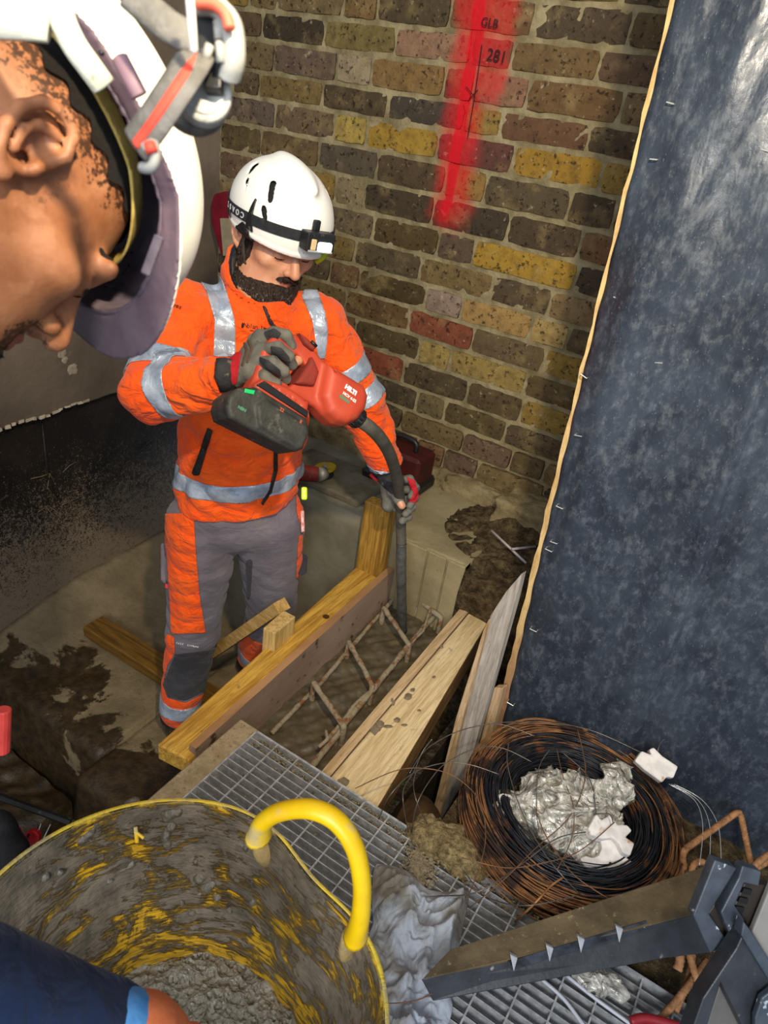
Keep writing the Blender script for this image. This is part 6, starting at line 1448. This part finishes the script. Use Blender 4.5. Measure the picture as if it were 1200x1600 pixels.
# ============================================================ THINGS FURTHER BACK
# angle grinder on a board, on the ledge behind the man
o = slab('grey_board', -1.40, -1.04, 1.80, 2.02, .752, .770, M('board_grey', '#6f6856', '#58523f', 20, .9, bump=.4), rough=.001, n=12); tag(o, 'dusty grey board lying on the ledge behind the man in orange', 'board')
gd_ = empty('angle_grinder', tuple(atz(512, 745, .78))); tag(gd_, 'red angle grinder with yellow guard lying on the grey board', 'power tool')
g0, g1 = atz(455, 738, .80), atz(497, 741, .80); keep(MB().tube([g0, g0*.4+g1*.6, g1], [.024, .028, .027], 14).build('motor_body', M('grinder_red', '#8a2a20', '#6d2018', 40, .6, c3='#7c705c', s3=40), None, True, .002), gd_)
g2 = atz(508, 740, .795); keep(MB().tube([g1, g2], [.027, .022], 14).build('gear_head', M('alloy', '#8d897f', rough=.5, metal=.4), None, True), gd_)
b = MB(); cg = atz(508, 735, .795); b.prism([(.038*math.cos(a), .038*math.sin(a)) for a in np.linspace(0, 2*math.pi, 24, endpoint=False)], (cg, CR, np.cross(CR, [0, 0, 1]), np.array([0, 0, 1.])), .010, .006); keep(b.build('disc_guard', M('guard_yellow', '#b49a1e', '#8b7716', 40, .6), None, False, .002), gd_)
b = MB(); b.prism([(.032*math.cos(a), .032*math.sin(a)) for a in np.linspace(0, 2*math.pi, 24, endpoint=False)], (cg, CR, np.cross(CR, [0, 0, 1]), np.array([0, 0, 1.])), .030, -.022); keep(b.build('cutting_disc', black_pl, None, False, .002), gd_)
keep(MB().tube([cg+[0, 0, .012], cg+[0, 0, .022]], .010, 10).build('spindle', M('alloy2', '#a09a8c', rough=.5, metal=.4), None, False, .001), gd_)
# dark red tool case deeper in the corner of the ledge
tc_ = empty('tool_case', (-1.02, 2.08, .76)); tag(tc_, 'dark red and black tool case in the shadow under the man\'s outstretched arm', 'tool case')
keep(MB().box((-1.14, 1.99, .755), (-.93, 2.12, .90), bev=.012).build('case_body', M('case_red', '#4a1210', '#38100e', 30, .6), None, False), tc_); keep(MB().box((-1.15, 1.98, .755), (-.92, 2.13, .80), bev=.01).build('case_base', black_pl, None, False), tc_)
keep(MB().tube(smooth([(-1.09, 2.05, .90), (-1.08, 2.05, .935), (-.99, 2.05, .935), (-.98, 2.05, .90)], 5), .009, 8).build('case_handle', black_pl, None, True), tc_)
# red framed panel hung in the corner behind the man's helmet
pn = empty('red_case', tuple(aty(345, 370, 2.05))); tag(pn, 'dark red case with cream panel in the corner behind the white helmet', 'case')
P = lambda x, y, Y=2.02: aty(x, y, Y)
def pane(name, pts, y, th, mt, bev=.006):
    V = [aty(a, b_, y) for a, b_ in pts]; k_ = len(V); keep(MB().add(V+[v+np.array([0, th, 0]) for v in V], [tuple(range(k_)), tuple(range(2*k_-1, k_-1, -1))]+[(i, k_+i, k_+(i+1) % k_, (i+1) % k_) for i in range(k_)]).build(name, mt, None, False, bev), pn)
pane('case_shell', [(329, 318), (334, 303), (350, 299), (380, 305), (380, 400), (345, 400), (330, 350)], 2.09, .10, M('deep_red', '#7c1024', '#5f0c1c', 20, .45))
pane('cream_panel', [(343, 341), (380, 341), (380, 400), (348, 400)], 2.075, .02, M('cream_panel', '#9a8f74', '#84795f', 20, .6), .003)
# red tube cut by the left edge, red clip and black gear below the tub rim
o = MB().tube([atd(5, 1108, 1.05), atd(4, 1142, 1.06), atd(3, 1175, 1.07)], .0115, 14).build('red_grip', M('coral_red', '#d94a42', '#c63d38', 30, .5), None, False, .002); tag(o, 'coral red tubular grip cut off by the left picture edge', 'tool handle')
cl = empty('red_clamp', tuple(atz(40, 1302, .05))); tag(cl, 'bright red plastic clamp lying in the dark below the step', 'clamp')
rc = M('clamp_red', '#b41c22', '#951418', 30, .5)
keep(MB().prism([(-.045, -.018), (.005, -.020), (.010, -.004), (.004, .014), (-.036, .016)], (atz(30, 1302, .0), CR, CD, -AX), .02).build('clamp_arm', rc, None, False, .003), cl); keep(MB().prism([(.022*math.cos(a), .022*math.sin(a)) for a in np.linspace(0, 6.283, 18, endpoint=False)], (atz(53, 1306, .0), CR, CD, -AX), .02, -.004).build('clamp_jaw', rc, None, False, .003), cl)
keep(MB().tube([atz(52, 1300, .0)-AX*.012, atz(53, 1301, .0)-AX*.024], .009, 10).build('clamp_pin', black_pl, None, False, .001), cl)
for k_, (x0, y0, x1, y1) in enumerate(((64, 1287, 58, 1305), (79, 1288, 64, 1318), (45, 1318, 33, 1336))):
    o = MB().tube([atz(x0, y0, .03), atz(x1, y1, .0)], .0016, 6).build('thin_rod', galv, None, True); tag(o, ['thin bright rod by the red clamp, leftmost of the upper two', 'thin bright rod by the red clamp, rightmost of the three', 'thin bright rod by the red clamp, lowest one'][k_], 'rod', 'thin rods by the red clamp')
gfn = lambda P: U(ell(P, atz(0, 1310, .10), (.06, .05, .10)), ell(P, atz(12, 1345, .05), (.06, .05, .06)), .03)+nz(P, 25)*.008
lo, hi = bounds(J((0, 1310, 1.7), (10, 1350, 1.7)), .2); c0 = atz(5, 1325, .07); o, _, _ = soft('black_bag', gfn, c0-[.16, .16, .14], c0+[.16, .16, .17], .009, M('bag_black', '#111114', '#1c1c20', 30, .8, bump=.4)); tag(o, 'black tool bag in shadow at the left picture edge below the step', 'bag')
b = MB()
A_, B_ = atz(-20, 1238, .02), atz(110, 1285, .0); b.tube([A_, B_], .012, 6, flat=.6); o = b.build('black_rail', black_pl, None, False, .001); tag(o, 'black plastic rail lying along the foot of the left step', 'rail')
